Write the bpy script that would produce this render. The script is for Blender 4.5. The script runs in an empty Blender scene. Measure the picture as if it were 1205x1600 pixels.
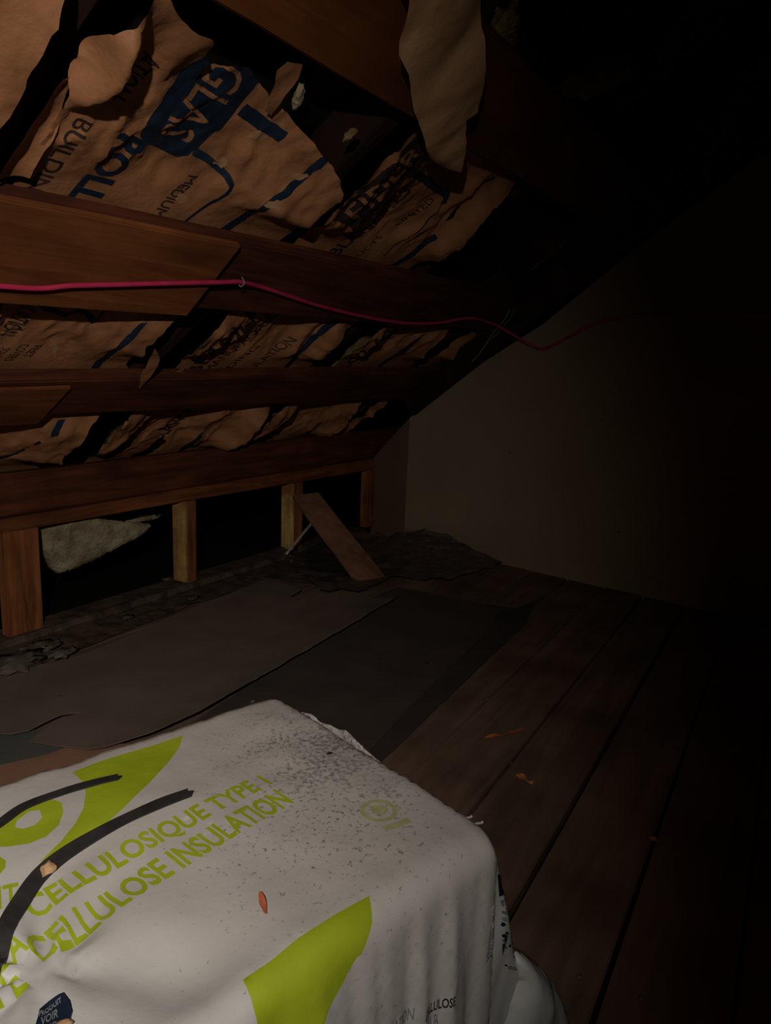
import bpy, bmesh, math, random
import numpy as np
from mathutils import Vector, Matrix, noise, geometry
from mathutils.bvhtree import BVHTree

scene = bpy.context.scene
COL = scene.collection
random.seed(7)

# ------------------------------------------------------------------ camera
FPX, CAM_H = 1130.0, 1.1
CXP, CYP = 602.5, 800.0
def _frame():
    yd = np.array([1260 - CXP, 613 - CYP, FPX]); yd /= np.linalg.norm(yd)
    zd = np.cross(np.array([1, .037, 0.]), yd); zd /= np.linalg.norm(zd)
    if zd[1] > 0: zd = -zd
    return np.stack([np.cross(yd, zd), yd, zd])
RC = _frame()
CAMP = np.array([0, 0, CAM_H])
cam = bpy.data.cameras.new('camera')
cam.sensor_width = 36.0
cam.sensor_fit = 'AUTO'
cam.lens = FPX / 1600 * 36.0
cam.clip_start = .02
cam_ob = bpy.data.objects.new('camera', cam)
COL.objects.link(cam_ob)
m = Matrix.Identity(4)
for i in range(3):
    m[i][0] = RC[i, 0]; m[i][1] = -RC[i, 1]; m[i][2] = -RC[i, 2]; m[i][3] = CAMP[i]
cam_ob.matrix_world = m
scene.camera = cam_ob

# ------------------------------------------------------------------ light
w = bpy.data.worlds.new('World'); scene.world = w; w.use_nodes = True
w.node_tree.nodes['Background'].inputs[0].default_value = (0, 0, 0, 1)
w.node_tree.nodes['Background'].inputs[1].default_value = 0
scene.view_settings.view_transform = 'Standard'
scene.view_settings.look = 'None'
scene.view_settings.exposure = 0.0
scene.view_settings.gamma = 1.0
scene.view_settings.use_curve_mapping = False

TORCH_POS = Vector((.14, -.42, 1.46))
TORCH_AIM = TORCH_POS + Vector((-math.sin(math.radians(59)) * math.cos(math.radians(18)), math.cos(math.radians(59)) * math.cos(math.radians(18)), -math.sin(math.radians(18))))
sp = bpy.data.lights.new('torch', 'SPOT')
sp.energy = 110
sp.color = (1.0, .945, .875)
sp.spot_size = math.radians(104)
sp.spot_blend = 1.0
sp.shadow_soft_size = .02
sp_ob = bpy.data.objects.new('torch', sp)
COL.objects.link(sp_ob)
sp_ob.location = TORCH_POS
sp_ob.rotation_euler = (TORCH_AIM - TORCH_POS).to_track_quat('-Z', 'Y').to_euler()

# ------------------------------------------------------------------ places: planes of the attic
def ray(px, py): return RC @ np.array([px - CXP, py - CYP, FPX])
def on_plane(px, py, p0, n):
    d = ray(px, py); n = np.array(n, float)
    return CAMP + d * (np.dot(np.array(p0) - CAMP, n) / np.dot(d, n))
ALPHA = math.radians(35)
SD = np.array([math.cos(ALPHA), 0, math.sin(ALPHA)])       # up the slope
RN = np.array([-math.sin(ALPHA), 0, math.cos(ALPHA)])      # out through the roof
RP0 = np.array([-2.6, 0, .7])
def roof_pt(y, s, e): 
    p = RP0 + SD * s + RN * e; return Vector((p[0], y, p[2]))
def roof_ys(px, py, e=.05):
    p = on_plane(px, py, RP0 + e * RN, RN); return (p[1], float(np.dot(p - RP0, SD)))
def fl(px, py, z=0.0): return on_plane(px, py, (0, 0, z), (0, 0, 1))
WP0, WN = (-2.25, 4.25, 0), (.2, 1, 0)
def wall_pt(px, py): return on_plane(px, py, WP0, WN)
def wall_y(x): return 4.25 - .2 * (x + 2.25)
KX = -2.6
def knee(px, py, x=KX): return on_plane(px, py, (x, 0, 0), (1, 0, 0))

# ------------------------------------------------------------------ materials
def new_mat(name):
    mt = bpy.data.materials.new(name); mt.use_nodes = True
    nt = mt.node_tree; return mt, nt, nt.nodes['Principled BSDF']
def N(nt, t, **kw):
    n = nt.nodes.new(t)
    for k, v in kw.items(): setattr(n, k, v)
    return n
def ramp(nt, stops):
    r = N(nt, 'ShaderNodeValToRGB')
    el = r.color_ramp.elements
    while len(el) < len(stops): el.new(.5)
    for e_, (p, c) in zip(el, stops): e_.position = p; e_.color = (*c, 1)
    return r
def wood(name, dark, light, scale=(12, 1.0, 12), rough=.8, bump=.25, stain=None, knots=True):
    mt, nt, b = new_mat(name)
    tc = N(nt, 'ShaderNodeTexCoord'); mp = N(nt, 'ShaderNodeMapping')
    mp.inputs['Scale'].default_value = scale
    nt.links.new(tc.outputs['Object'], mp.inputs[0])
    n1 = N(nt, 'ShaderNodeTexNoise'); n1.inputs['Scale'].default_value = 2.2; n1.inputs['Detail'].default_value = 8; n1.inputs['Distortion'].default_value = .8
    nt.links.new(mp.outputs[0], n1.inputs[0])
    r = ramp(nt, [(.3, dark), (.52, tuple((a + c) / 2 for a, c in zip(dark, light))), (.72, light)])
    nt.links.new(n1.outputs[0], r.inputs[0])
    n2 = N(nt, 'ShaderNodeTexNoise'); n2.inputs['Scale'].default_value = 3.1; n2.inputs['Detail'].default_value = 5
    nt.links.new(tc.outputs['Object'], n2.inputs[0])
    mx = N(nt, 'ShaderNodeMixRGB', blend_type='MULTIPLY'); mx.inputs[0].default_value = .75
    r2 = ramp(nt, [(.32, (.42, .38, .36)), (.62, (1, 1, 1))])
    nt.links.new(n2.outputs[0], r2.inputs[0]); nt.links.new(r.outputs[0], mx.inputs[1]); nt.links.new(r2.outputs[0], mx.inputs[2])
    out = mx
    if stain:
        n3 = N(nt, 'ShaderNodeTexNoise'); n3.inputs['Scale'].default_value = 6; n3.inputs['Detail'].default_value = 6
        nt.links.new(tc.outputs['Object'], n3.inputs[0])
        r3 = ramp(nt, [(.42, (0, 0, 0)), (.6, (1, 1, 1))]); nt.links.new(n3.outputs[0], r3.inputs[0])
        m2 = N(nt, 'ShaderNodeMixRGB'); nt.links.new(r3.outputs[0], m2.inputs[0]); nt.links.new(mx.outputs[0], m2.inputs[1]); m2.inputs[2].default_value = (*stain, 1)
        out = m2
    nt.links.new(out.outputs[0], b.inputs['Base Color'])
    b.inputs['Roughness'].default_value = rough
    b.inputs['Specular IOR Level'].default_value = .2
    bp = N(nt, 'ShaderNodeBump'); bp.inputs['Strength'].default_value = bump; bp.inputs['Distance'].default_value = .01
    nt.links.new(n1.outputs[0], bp.inputs['Height']); nt.links.new(bp.outputs[0], b.inputs['Normal'])
    return mt
def mottled(name, c1, c2, scale=4, rough=.85, bump=.1, bscale=40, spec=.2, detail=6):
    mt, nt, b = new_mat(name)
    tc = N(nt, 'ShaderNodeTexCoord')
    n1 = N(nt, 'ShaderNodeTexNoise'); n1.inputs['Scale'].default_value = scale; n1.inputs['Detail'].default_value = detail
    nt.links.new(tc.outputs['Object'], n1.inputs[0])
    r = ramp(nt, [(.35, c1), (.65, c2)]); nt.links.new(n1.outputs[0], r.inputs[0]); nt.links.new(r.outputs[0], b.inputs['Base Color'])
    n2 = N(nt, 'ShaderNodeTexNoise'); n2.inputs['Scale'].default_value = bscale; n2.inputs['Detail'].default_value = 4
    nt.links.new(tc.outputs['Object'], n2.inputs[0])
    bp = N(nt, 'ShaderNodeBump'); bp.inputs['Strength'].default_value = bump; bp.inputs['Distance'].default_value = .01
    nt.links.new(n2.outputs[0], bp.inputs['Height']); nt.links.new(bp.outputs[0], b.inputs['Normal'])
    b.inputs['Roughness'].default_value = rough; b.inputs['Specular IOR Level'].default_value = spec
    return mt
M = {}
M['beam'] = wood('dark_red_timber', (.058, .016, .007), (.16, .045, .019))
M['beam_orange'] = wood('orange_timber', (.175, .053, .014), (.31, .10, .028))
M['beam_mid'] = wood('amber_timber', (.13, .04, .009), (.20, .063, .014))
M['plate'] = wood('plate_timber', (.11, .034, .012), (.32, .10, .032))
M['stud'] = wood('stud_timber', (.15, .05, .016), (.42, .15, .05), scale=(14, 14, 1.2))
M['stud_yellow'] = wood('pale_stud_timber', (.36, .20, .055), (.78, .56, .18), scale=(14, 14, 1.2), stain=(.28, .10, .045))
M['lean'] = wood('leaning_plank_timber', (.22, .10, .055), (.36, .17, .10), scale=(6, 6, 6))
M['plank'] = wood('floor_plank_timber', (.16, .096, .064), (.26, .162, .112), scale=(9, .7, 9), rough=.7)
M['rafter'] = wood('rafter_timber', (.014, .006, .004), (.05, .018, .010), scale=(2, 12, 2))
M['deck'] = mottled('void_dark_roof_boards', (.006, .004, .003), (.012, .008, .006), 6)  # darkness of the roof and eave voids painted in as near-black
M['subfloor'] = mottled('dark_subfloor', (.006, .004, .003), (.012, .008, .006), 6)  # same near-black, so the eave behind the studs stays dark
M['wallboard'] = mottled('beige_fibreboard', (.27, .192, .118), (.315, .226, .142), 2.2, bump=.05, bscale=120)
M['wallboard2'] = mottled('brown_fibreboard', (.19, .105, .065), (.235, .135, .085), 3, bump=.05, bscale=120)
M['card'] = mottled('grey_cardboard', (.155, .112, .088), (.195, .142, .112), 5, bump=.06, bscale=60)
M['card_dark'] = mottled('dark_cardboard', (.066, .051, .041), (.088, .068, .054), 5, bump=.06, bscale=60)
M['felt'] = mottled('black_felt_paper', (.052, .040, .033), (.07, .054, .044), 6, bump=.1, bscale=80)
M['card_orange'] = mottled('orange_board', (.26, .14, .085), (.33, .18, .11), 5)
M['card_green'] = mottled('slate_sheet', (.10, .10, .09), (.13, .125, .11), 5)
M['dirt'] = mottled('dusty_ledge', (.05, .032, .022), (.13, .088, .062), 14, bump=.6, bscale=30)
M['plaster'] = mottled('plaster_lump', (.08, .062, .05), (.16, .13, .105), 20, bump=.5, bscale=40)
M['kraft'] = mottled('kraft_paper', (.26, .108, .045), (.41, .178, .076), 7, rough=.6, bump=.25, bscale=45, spec=.35)
M['kraft_pale'] = mottled('pale_kraft_paper', (.50, .27, .13), (.60, .34, .17), 5, rough=.7, bump=.2, bscale=40)
M['ink'] = mottled('navy_ink', (.008, .016, .030), (.016, .028, .05), 12, rough=.5, bump=.2, bscale=45)
M['ink_dark'] = mottled('dark_brown_ink', (.024, .016, .018), (.05, .03, .028), 12, rough=.6, bump=.2, bscale=45)
M['fluff'] = mottled('yellow_glass_wool', (.20, .125, .04), (.36, .25, .1), 14, rough=1, bump=1.0, bscale=60)
M['fluff_pale'] = mottled('pale_glass_wool', (.20, .15, .085), (.36, .30, .19), 14, rough=1, bump=1.0, bscale=60)
M['cable'] = mottled('red_cable_sheath', (.46, .022, .075), (.52, .032, .095), 20, rough=.45, bump=.02, spec=.4)
M['metal'] = mottled('dull_steel', (.35, .33, .3), (.5, .48, .44), 30, rough=.4)
M['metal'].node_tree.nodes['Principled BSDF'].inputs['Metallic'].default_value = .6
M['twine'] = mottled('tan_twine', (.18, .11, .06), (.28, .18, .1), 30)
M['green'] = mottled('lime_green_print', (.25, .31, .010), (.31, .37, .016), 10, rough=.45, bump=.1, spec=.35)
M['green_pale'] = mottled('worn_green_print', (.29, .30, .12), (.37, .36, .2), 90, rough=.45, bump=.1, spec=.35)
M['black'] = mottled('black_tape', (.018, .016, .016), (.03, .027, .026), 30, rough=.55, bump=.1, spec=.3)
M['navy'] = mottled('navy_print', (.007, .012, .026), (.013, .02, .04), 30, rough=.45)
M['grey_print'] = mottled('grey_blue_print', (.10, .11, .12), (.22, .24, .25), 60, rough=.5)
M['tan_scrap'] = mottled('tan_foam', (.35, .2, .1), (.6, .38, .2), 40, bump=.8)
M['shaving'] = mottled('wood_shaving', (.5, .17, .07), (.7, .27, .11), 30, rough=.7)
M['red_shaving'] = mottled('red_wood_splinter', (.40, .10, .045), (.52, .14, .07), 30, rough=.7)
M['hole'] = mottled('dark_hollow', (.02, .015, .012), (.03, .02, .016), 30)

# white bag film with grey grime specks that have a shape of their own
def bag_material():
    mt, nt, b = new_mat('white_bag_film')
    tc = N(nt, 'ShaderNodeTexCoord')
    n1 = N(nt, 'ShaderNodeTexNoise'); n1.inputs['Scale'].default_value = 3; n1.inputs['Detail'].default_value = 5
    nt.links.new(tc.outputs['Object'], n1.inputs[0])
    r = ramp(nt, [(.35, (.435, .442, .425)), (.65, (.50, .515, .495))]); nt.links.new(n1.outputs[0], r.inputs[0])
    def region(c, rad):      # soft area in which the grime lies
        vm = N(nt, 'ShaderNodeVectorMath', operation='DISTANCE'); vm.inputs[1].default_value = c
        nt.links.new(tc.outputs['Object'], vm.inputs[0])
        mr = N(nt, 'ShaderNodeMapRange'); mr.inputs[1].default_value = 0; mr.inputs[2].default_value = rad; mr.inputs[3].default_value = 1; mr.inputs[4].default_value = 0
        nt.links.new(vm.outputs['Value'], mr.inputs[0]); return mr
    a = region((-.565, .89, .52), .29)
    c = region((-.48, .72, .52), .50)
    sp_ = N(nt, 'ShaderNodeTexNoise'); sp_.inputs['Scale'].default_value = 130; sp_.inputs['Detail'].default_value = 6; sp_.inputs['Roughness'].default_value = .75
    nt.links.new(tc.outputs['Object'], sp_.inputs[0])
    bl = N(nt, 'ShaderNodeTexNoise'); bl.inputs['Scale'].default_value = 17; bl.inputs['Detail'].default_value = 4
    nt.links.new(tc.outputs['Object'], bl.inputs[0])
    def math_(op, x, y):
        q = N(nt, 'ShaderNodeMath', operation=op)
        for i, v in enumerate((x, y)):
            if isinstance(v, (int, float)): q.inputs[i].default_value = v
            else: nt.links.new(v, q.inputs[i])
        return q.outputs[0]
    # smear = blotches * region ; specks = sparse spots * wider region
    t1 = math_('ADD', math_('MULTIPLY', a.outputs[0], .34), math_('MULTIPLY', math_('SUBTRACT', bl.outputs[0], .5), .35))
    t1 = math_('ADD', t1, math_('MULTIPLY', math_('SUBTRACT', sp_.outputs[0], .5), 1.5))
    smear = N(nt, 'ShaderNodeMapRange'); smear.inputs[1].default_value = .20; smear.inputs[2].default_value = .42; nt.links.new(t1, smear.inputs[0])
    t2 = math_('ADD', math_('MULTIPLY', c.outputs[0], .19), math_('SUBTRACT', sp_.outputs[0], .5))
    specks = N(nt, 'ShaderNodeMapRange'); specks.inputs[1].default_value = .235; specks.inputs[2].default_value = .275; nt.links.new(t2, specks.inputs[0])
    tot = math_('MAXIMUM', math_('MULTIPLY', smear.outputs[0], .72), math_('MULTIPLY', specks.outputs[0], .7))
    dz = region((-.62, .80, .52), .62)
    dm = N(nt, 'ShaderNodeMixRGB'); nt.links.new(math_('MINIMUM', math_('MULTIPLY', dz.outputs[0], 1.1), .6), dm.inputs[0]); nt.links.new(r.outputs[0], dm.inputs[1]); dm.inputs[2].default_value = (.41, .335, .295, 1)
    mx = N(nt, 'ShaderNodeMixRGB'); nt.links.new(tot, mx.inputs[0]); nt.links.new(dm.outputs[0], mx.inputs[1]); mx.inputs[2].default_value = (.075, .06, .062, 1)
    nt.links.new(mx.outputs[0], b.inputs['Base Color'])
    b.inputs['Roughness'].default_value = .42; b.inputs['Specular IOR Level'].default_value = .35
    n2 = N(nt, 'ShaderNodeTexNoise'); n2.inputs['Scale'].default_value = 28; n2.inputs['Detail'].default_value = 4
    nt.links.new(tc.outputs['Object'], n2.inputs[0])
    bp = N(nt, 'ShaderNodeBump'); bp.inputs['Strength'].default_value = .12; bp.inputs['Distance'].default_value = .01
    nt.links.new(n2.outputs[0], bp.inputs['Height']); nt.links.new(bp.outputs[0], b.inputs['Normal'])
    return mt
M['bag'] = bag_material()

def film_material():
    mt = bpy.data.materials.new('clear_plastic_film'); mt.use_nodes = True
    nt = mt.node_tree; nt.nodes.clear()
    o = N(nt, 'ShaderNodeOutputMaterial'); mx = N(nt, 'ShaderNodeMixShader'); mx2 = N(nt, 'ShaderNodeMixShader')
    t = N(nt, 'ShaderNodeBsdfTransparent'); g = N(nt, 'ShaderNodeBsdfGlossy'); d = N(nt, 'ShaderNodeBsdfDiffuse')
    t.inputs[0].default_value = (.9, .88, .86, 1); g.inputs['Roughness'].default_value = .2
    g.inputs[0].default_value = (.8, .8, .8, 1); d.inputs[0].default_value = (.30, .24, .20, 1)
    lw = N(nt, 'ShaderNodeFresnel'); lw.inputs[0].default_value = 1.5
    nz = N(nt, 'ShaderNodeTexNoise'); nz.inputs['Scale'].default_value = 9; nz.inputs['Detail'].default_value = 5
    tc = N(nt, 'ShaderNodeTexCoord'); nt.links.new(tc.outputs['Object'], nz.inputs[0])
    bp = N(nt, 'ShaderNodeBump'); bp.inputs['Strength'].default_value = 1.0; bp.inputs['Distance'].default_value = .06
    nt.links.new(nz.outputs[0], bp.inputs['Height']); nt.links.new(bp.outputs[0], g.inputs['Normal']); nt.links.new(bp.outputs[0], lw.inputs['Normal'])
    mx.inputs[0].default_value = .22
    nt.links.new(t.outputs[0], mx.inputs[1]); nt.links.new(d.outputs[0], mx.inputs[2])
    nt.links.new(lw.outputs[0], mx2.inputs[0]); nt.links.new(mx.outputs[0], mx2.inputs[1]); nt.links.new(g.outputs[0], mx2.inputs[2])
    nt.links.new(mx2.outputs[0], o.inputs[0])
    return mt
M['film'] = film_material()

M['clear_roll'] = mottled('glint_pale_plastic', (.30, .27, .24), (.42, .39, .36), 40, rough=.25, spec=.8)  # brighter base colour stands in for the glint on the rolled strip
# ------------------------------------------------------------------ helpers
def link(name, me, parent=None, smooth=False):
    o = bpy.data.objects.new(name, me); COL.objects.link(o)
    if parent: o.parent = parent
    if smooth:
        for p in me.polygons: p.use_smooth = True
    return o
def tag(o, label=None, cat=None, group=None, kind=None):
    if label: o['label'] = label
    if cat: o['category'] = cat
    if group: o['group'] = group
    if kind: o['kind'] = kind
    return o
def empty(name, loc=(0, 0, 0)):
    o = bpy.data.objects.new(name, None); COL.objects.link(o); o.empty_display_size = .05
    return o                       # things are modelled in world coordinates; the empty groups the parts
def mesh_from(name, verts, faces, mats, mi=None):
    me = bpy.data.meshes.new(name); me.from_pydata([tuple(v) for v in verts], [], faces)
    for x in (mats if isinstance(mats, (list, tuple)) else [mats]): me.materials.append(x)
    if mi is not None: me.polygons.foreach_set('material_index', mi)
    me.update(); return me
def fix_normals(me):
    bm = bmesh.new(); bm.from_mesh(me); bmesh.ops.recalc_face_normals(bm, faces=bm.faces); bm.to_mesh(me); bm.free()
def hexa(name, c, mat, parent=None, bevel=.004, seg=2, wob=0.0, cuts=0, seed=0):
    """box from 8 corners: c[0:4] one end ring, c[4:8] the other"""
    f = [(0, 1, 2, 3), (7, 6, 5, 4), (0, 4, 5, 1), (1, 5, 6, 2), (2, 6, 7, 3), (3, 7, 4, 0)]
    bm = bmesh.new(); vs = [bm.verts.new(tuple(p)) for p in c]
    for q in f: bm.faces.new([vs[i] for i in q])
    bmesh.ops.recalc_face_normals(bm, faces=bm.faces)
    if cuts:
        le = [e for e in bm.edges if abs([vs.index(v) for v in e.verts][0] - [vs.index(v) for v in e.verts][1]) == 4]
        bmesh.ops.subdivide_edges(bm, edges=le, cuts=cuts)
        for v in bm.verts:
            n = noise.noise_vector(Vector(v.co) * 1.7 + Vector((seed, 0, 0)))
            n2 = noise.noise_vector(Vector(v.co) * 9 + Vector((seed, 3, 0)))
            v.co += n * wob + n2 * wob * .35
    if bevel:
        sharp = [e for e in bm.edges if len(e.link_faces) == 2 and e.calc_face_angle(0) > .7]
        bmesh.ops.bevel(bm, geom=sharp, offset=bevel, segments=seg, affect='EDGES', clamp_overlap=True)
    me = bpy.data.meshes.new(name); bm.to_mesh(me); bm.free(); me.materials.append(mat)
    return link(name, me, parent)
def box(name, x0, x1, y0, y1, z0, z1, mat, parent=None, **k):
    c = [(x0, y0, z0), (x1, y0, z0), (x1, y0, z1), (x0, y0, z1), (x0, y1, z0), (x1, y1, z0), (x1, y1, z1), (x0, y1, z1)]
    return hexa(name, c, mat, parent, **k)
def tube(name, pts, r, mat, parent=None, res=10, flat=1.0):
    """swept tube through a Catmull-Rom spline"""
    P = [Vector(p) for p in pts]
    P = [P[0] * 2 - P[1]] + P + [P[-1] * 2 - P[-2]]
    path = []
    for i in range(1, len(P) - 2):
        for k in range(res):
            t = k / res; a, b, c, d = P[i - 1], P[i], P[i + 1], P[i + 2]
            path.append(.5 * ((2 * b) + (-a + c) * t + (2 * a - 5 * b + 4 * c - d) * t * t + (-a + 3 * b - 3 * c + d) * t ** 3))
    path.append(P[-2])
    ns = 8; verts = []; faces = []
    up = Vector((0, 0, 1))
    for i, p in enumerate(path):
        tg = (path[min(i + 1, len(path) - 1)] - path[max(i - 1, 0)]).normalized()
        sx = tg.cross(up); sx = sx.normalized() if sx.length > 1e-5 else Vector((1, 0, 0))
        uy = sx.cross(tg).normalized()
        for k in range(ns):
            a = 2 * math.pi * k / ns
            verts.append(p + sx * math.cos(a) * r * flat + uy * math.sin(a) * r)
    for i in range(len(path) - 1):
        for k in range(ns):
            faces.append((i * ns + k, i * ns + (k + 1) % ns, (i + 1) * ns + (k + 1) % ns, (i + 1) * ns + k))
    faces.append(tuple(range(ns))[::-1]); faces.append(tuple((len(path) - 1) * ns + k for k in range(ns)))
    me = mesh_from(name, verts, faces, mat); return link(name, me, parent, smooth=True)
def inside(P, loop):
    x, y = P[:, 0], P[:, 1]; r = np.zeros(len(P), bool); n = len(loop)
    for i in range(n):
        x1, y1 = loop[i]; x2, y2 = loop[(i + 1) % n]
        if y1 == y2: continue
        cnd = ((y1 > y) != (y2 > y)) & (x < (x2 - x1) * (y - y1) / (y2 - y1) + x1); r ^= cnd
    return r
def densify(loop, step):
    out = []
    n = len(loop)
    for i in range(n):
        a, b = np.array(loop[i], float), np.array(loop[(i + 1) % n], float)
        k = max(1, int(math.ceil(np.linalg.norm(b - a) / step)))
        for j in range(k): out.append(tuple(a + (b - a) * j / k))
    return out
def cdt_sheet(outline, prints, step, jag=0.0, seed=0, holes=()):
    """triangulate an outline with printed loops cut in; returns 2-D verts, tris, material index per tri.
    prints: list of (material index, [loops]) painted in order, even-odd inside each entry"""
    rnd = random.Random(seed)
    ol = densify(outline, step)
    if jag:
        ol = [(x + jag * (noise.noise(Vector((x * 9, y * 9, seed * 3.1))) + .6 * noise.noise(Vector((x * 31, y * 31, seed * 3.1)))),
               y + jag * (noise.noise(Vector((x * 9, y * 9, 7 + seed * 3.1))) + .6 * noise.noise(Vector((x * 31, y * 31, 9 + seed * 3.1))))) for x, y in ol]
    V = []; Ed = []
    def addloop(l):
        b = len(V); V.extend(l); n = len(l)
        for i in range(n): Ed.append((b + i, b + (i + 1) % n))
    addloop(ol)
    PR = []
    for mi, loops in prints:
        ll = [densify(l, step) for l in loops]; PR.append((mi, ll))
        for l in ll: addloop(l)
    hl = [densify(h, step) for h in holes]
    for h in hl: addloop(h)
    A = np.array(ol); x0, y0 = A.min(0); x1, y1 = A.max(0)
    nx, ny = int((x1 - x0) / step) + 1, int((y1 - y0) / step) + 1
    G = np.array([(x0 + (i + .5 * (j % 2) + rnd.uniform(-.18, .18)) * step, y0 + (j + rnd.uniform(-.18, .18)) * step) for i in range(nx + 1) for j in range(ny + 1)])
    G = G[inside(G, ol)]
    V.extend([tuple(g) for g in G])
    v, e, f, *_ = geometry.delaunay_2d_cdt([Vector(p) for p in V], Ed, [], 0, 1e-6)
    v = np.array([(p[0], p[1]) for p in v]); f = np.array([tuple(t) for t in f])
    c = v[f].mean(1)
    keep = inside(c, ol)
    for h in hl: keep &= ~inside(c, h)
    f = f[keep]; c = c[keep]
    mi = np.zeros(len(f), int)
    for k, ll in PR:
        par = np.zeros(len(f), bool)
        for l in ll: par ^= inside(c, l)
        mi[par] = k
    return v, f, mi
def text_loops(txt, bold=0.0, res=3):
    cu = bpy.data.curves.new('t', 'FONT'); cu.body = txt; cu.resolution_u = res; cu.offset = bold; cu.size = 1
    ob = bpy.data.objects.new('t', cu); COL.objects.link(ob)
    dg = bpy.context.evaluated_depsgraph_get(); me = bpy.data.meshes.new_from_object(ob.evaluated_get(dg))
    co = [(p.co.x, p.co.y) for p in me.vertices]
    # weld duplicates, find boundary edges, chain them
    key = {}; idx = []
    for c in co: idx.append(key.setdefault((round(c[0], 4), round(c[1], 4)), len(key)))
    pts = list(key.keys()); cnt = {}
    for p in me.polygons:
        vs = [idx[i] for i in p.vertices]
        for a, b in zip(vs, vs[1:] + vs[:1]):
            if a != b: cnt[(min(a, b), max(a, b))] = cnt.get((min(a, b), max(a, b)), 0) + 1
    adj = {}
    for (a, b), n in cnt.items():
        if n == 1: adj.setdefault(a, []).append(b); adj.setdefault(b, []).append(a)
    loops = []; used = set()
    for s in adj:
        for t in adj[s]:
            if (min(s, t), max(s, t)) in used: continue
            l = [s]; prev, cur = s, t; used.add((min(s, t), max(s, t)))
            while cur != s and len(l) < 3000:
                l.append(cur)
                nx = [q for q in adj[cur] if (min(cur, q), max(cur, q)) not in used]
                if not nx: break
                prev, cur = cur, nx[0]; used.add((min(prev, cur), max(prev, cur)))
            if len(l) > 2: loops.append([pts[i] for i in l])
    bpy.data.objects.remove(ob); bpy.data.curves.remove(cu); bpy.data.meshes.remove(me)
    A = np.array([p for l in loops for p in l]); mn, mxx = A.min(0), A.max(0)
    return [[((x - mn[0]) / (mxx[0] - mn[0]), (y - mn[1]) / (mxx[1] - mn[1])) for x, y in l] for l in loops]
def place_text(txt, p0, p1, height_vec, bold=.01, shear=0):
    """letters laid from p0 to p1 (baseline), upright along height_vec, in a sheet's 2-D coordinates"""
    p0, p1, hv = np.array(p0, float), np.array(p1, float), np.array(height_vec, float)
    return [[tuple(p0 + (p1 - p0) * x + hv * y) for x, y in l] for l in text_loops(txt, bold)]
def strip(pts, w0, w1=None):
    """thick polyline as a closed loop"""
    w1 = w0 if w1 is None else w1
    P = [np.array(p, float) for p in pts]; L, R = [], []
    for i, p in enumerate(P):
        t = P[min(i + 1, len(P) - 1)] - P[max(i - 1, 0)]; t /= np.linalg.norm(t); n = np.array([-t[1], t[0]])
        wd = (w0 + (w1 - w0) * i / max(1, len(P) - 1)) / 2
        L.append(tuple(p + n * wd)); R.append(tuple(p - n * wd))
    return L + R[::-1]
def sstep(a, b, x):
    t = min(1, max(0, (x - a) / (b - a))); return t * t * (3 - 2 * t)
def fbm(p, o=4): return noise.fractal(p, 1.0, 2.0, o)
def ridge(p): return 1 - abs(noise.noise(p)) * 2

# ------------------------------------------------------------------ floor
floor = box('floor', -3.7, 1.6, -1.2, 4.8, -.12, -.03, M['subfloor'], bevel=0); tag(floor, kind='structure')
PW = .216; px0 = -.837 - 9 * PW
rnd = random.Random(3)
for k in range(17):
    xa = px0 + k * PW; xb = xa + PW
    if xa < -2.72: continue
    g = .005 + .004 * rnd.random()
    if abs(xb + .405) < .02 or abs(xa + .405) < .02: g = .013
    ye = min(4.5, wall_y(xb) + .25)
    dz = rnd.uniform(-.004, .002)
    box('plank', xa + g / 2, xb - g / 2, -1.1, ye, -.03, dz, M['plank'], floor, bevel=.003, cuts=14, wob=.002, seed=k)
# ------------------------------------------------------------------ walls
def slab(name, pts, dirv, mat, parent=None):
    d = Vector(dirv); n = len(pts)
    vs = [Vector(p) for p in pts] + [Vector(p) + d for p in pts]
    fs = [tuple(range(n))[::-1], tuple(range(n, 2 * n))] + [(i, (i + 1) % n, n + (i + 1) % n, n + i) for i in range(n)]
    me = mesh_from(name, vs, fs, mat); fix_normals(me); return link(name, me, parent)
tops = [wall_pt(*p) for p in [(641, 652), (666, 633), (745, 573), (849, 506), (998, 385), (1205, 232)]]
wx = tops[-1][0]
ridge_x = .55
wtop = [(p[0], p[1], p[2]) for p in tops] + [(ridge_x, wall_y(ridge_x), 2.72), (1.6, wall_y(1.6), 2.0)]
wpts = [(-2.25, 4.25, -.03), *wtop, (1.6, wall_y(1.6), -.03)]
wall_end = slab('wall_end', wpts, (.004, .02, 0), M['wallboard']); tag(wall_end, kind='structure')
for (px, py, r_) in [(967, 831, .008), (988, 678, .006), (797, 708, .007), (790, 785, .006), (940, 655, .004)]:
    p = wall_pt(px, py)
    pit = [(p[0] + r_ * math.cos(a) * (1 + .4 * math.sin(3 * a)), p[1] - .0015 - .2 * r_ * math.cos(a), p[2] + .5 * r_ * math.sin(a)) for a in np.linspace(0, 2 * math.pi, 10)[:-1]]
    slab('dent_mark', pit, (0, .001, 0), M['hole'], wall_end)
# return panel down in the eave corner
rp = lambda px, py: on_plane(px, py, (-2.25, 4.25, 0), (.55, 1, 0))
q0, q1 = rp(583, 716), rp(640, 653)
eave_panel = slab('wall_eave_return', [(q0[0], q0[1], -.03), tuple(q0), tuple(q1), (-2.25, 4.245, -.03)], (.006, .012, 0), M['wallboard2'])
tag(eave_panel, kind='structure')
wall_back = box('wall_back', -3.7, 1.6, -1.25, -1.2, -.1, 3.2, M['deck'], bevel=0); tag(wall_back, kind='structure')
wall_right = box('wall_right', 1.6, 1.65, -1.25, 4.8, -.1, 3.2, M['deck'], bevel=0); tag(wall_right, kind='structure')
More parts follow.
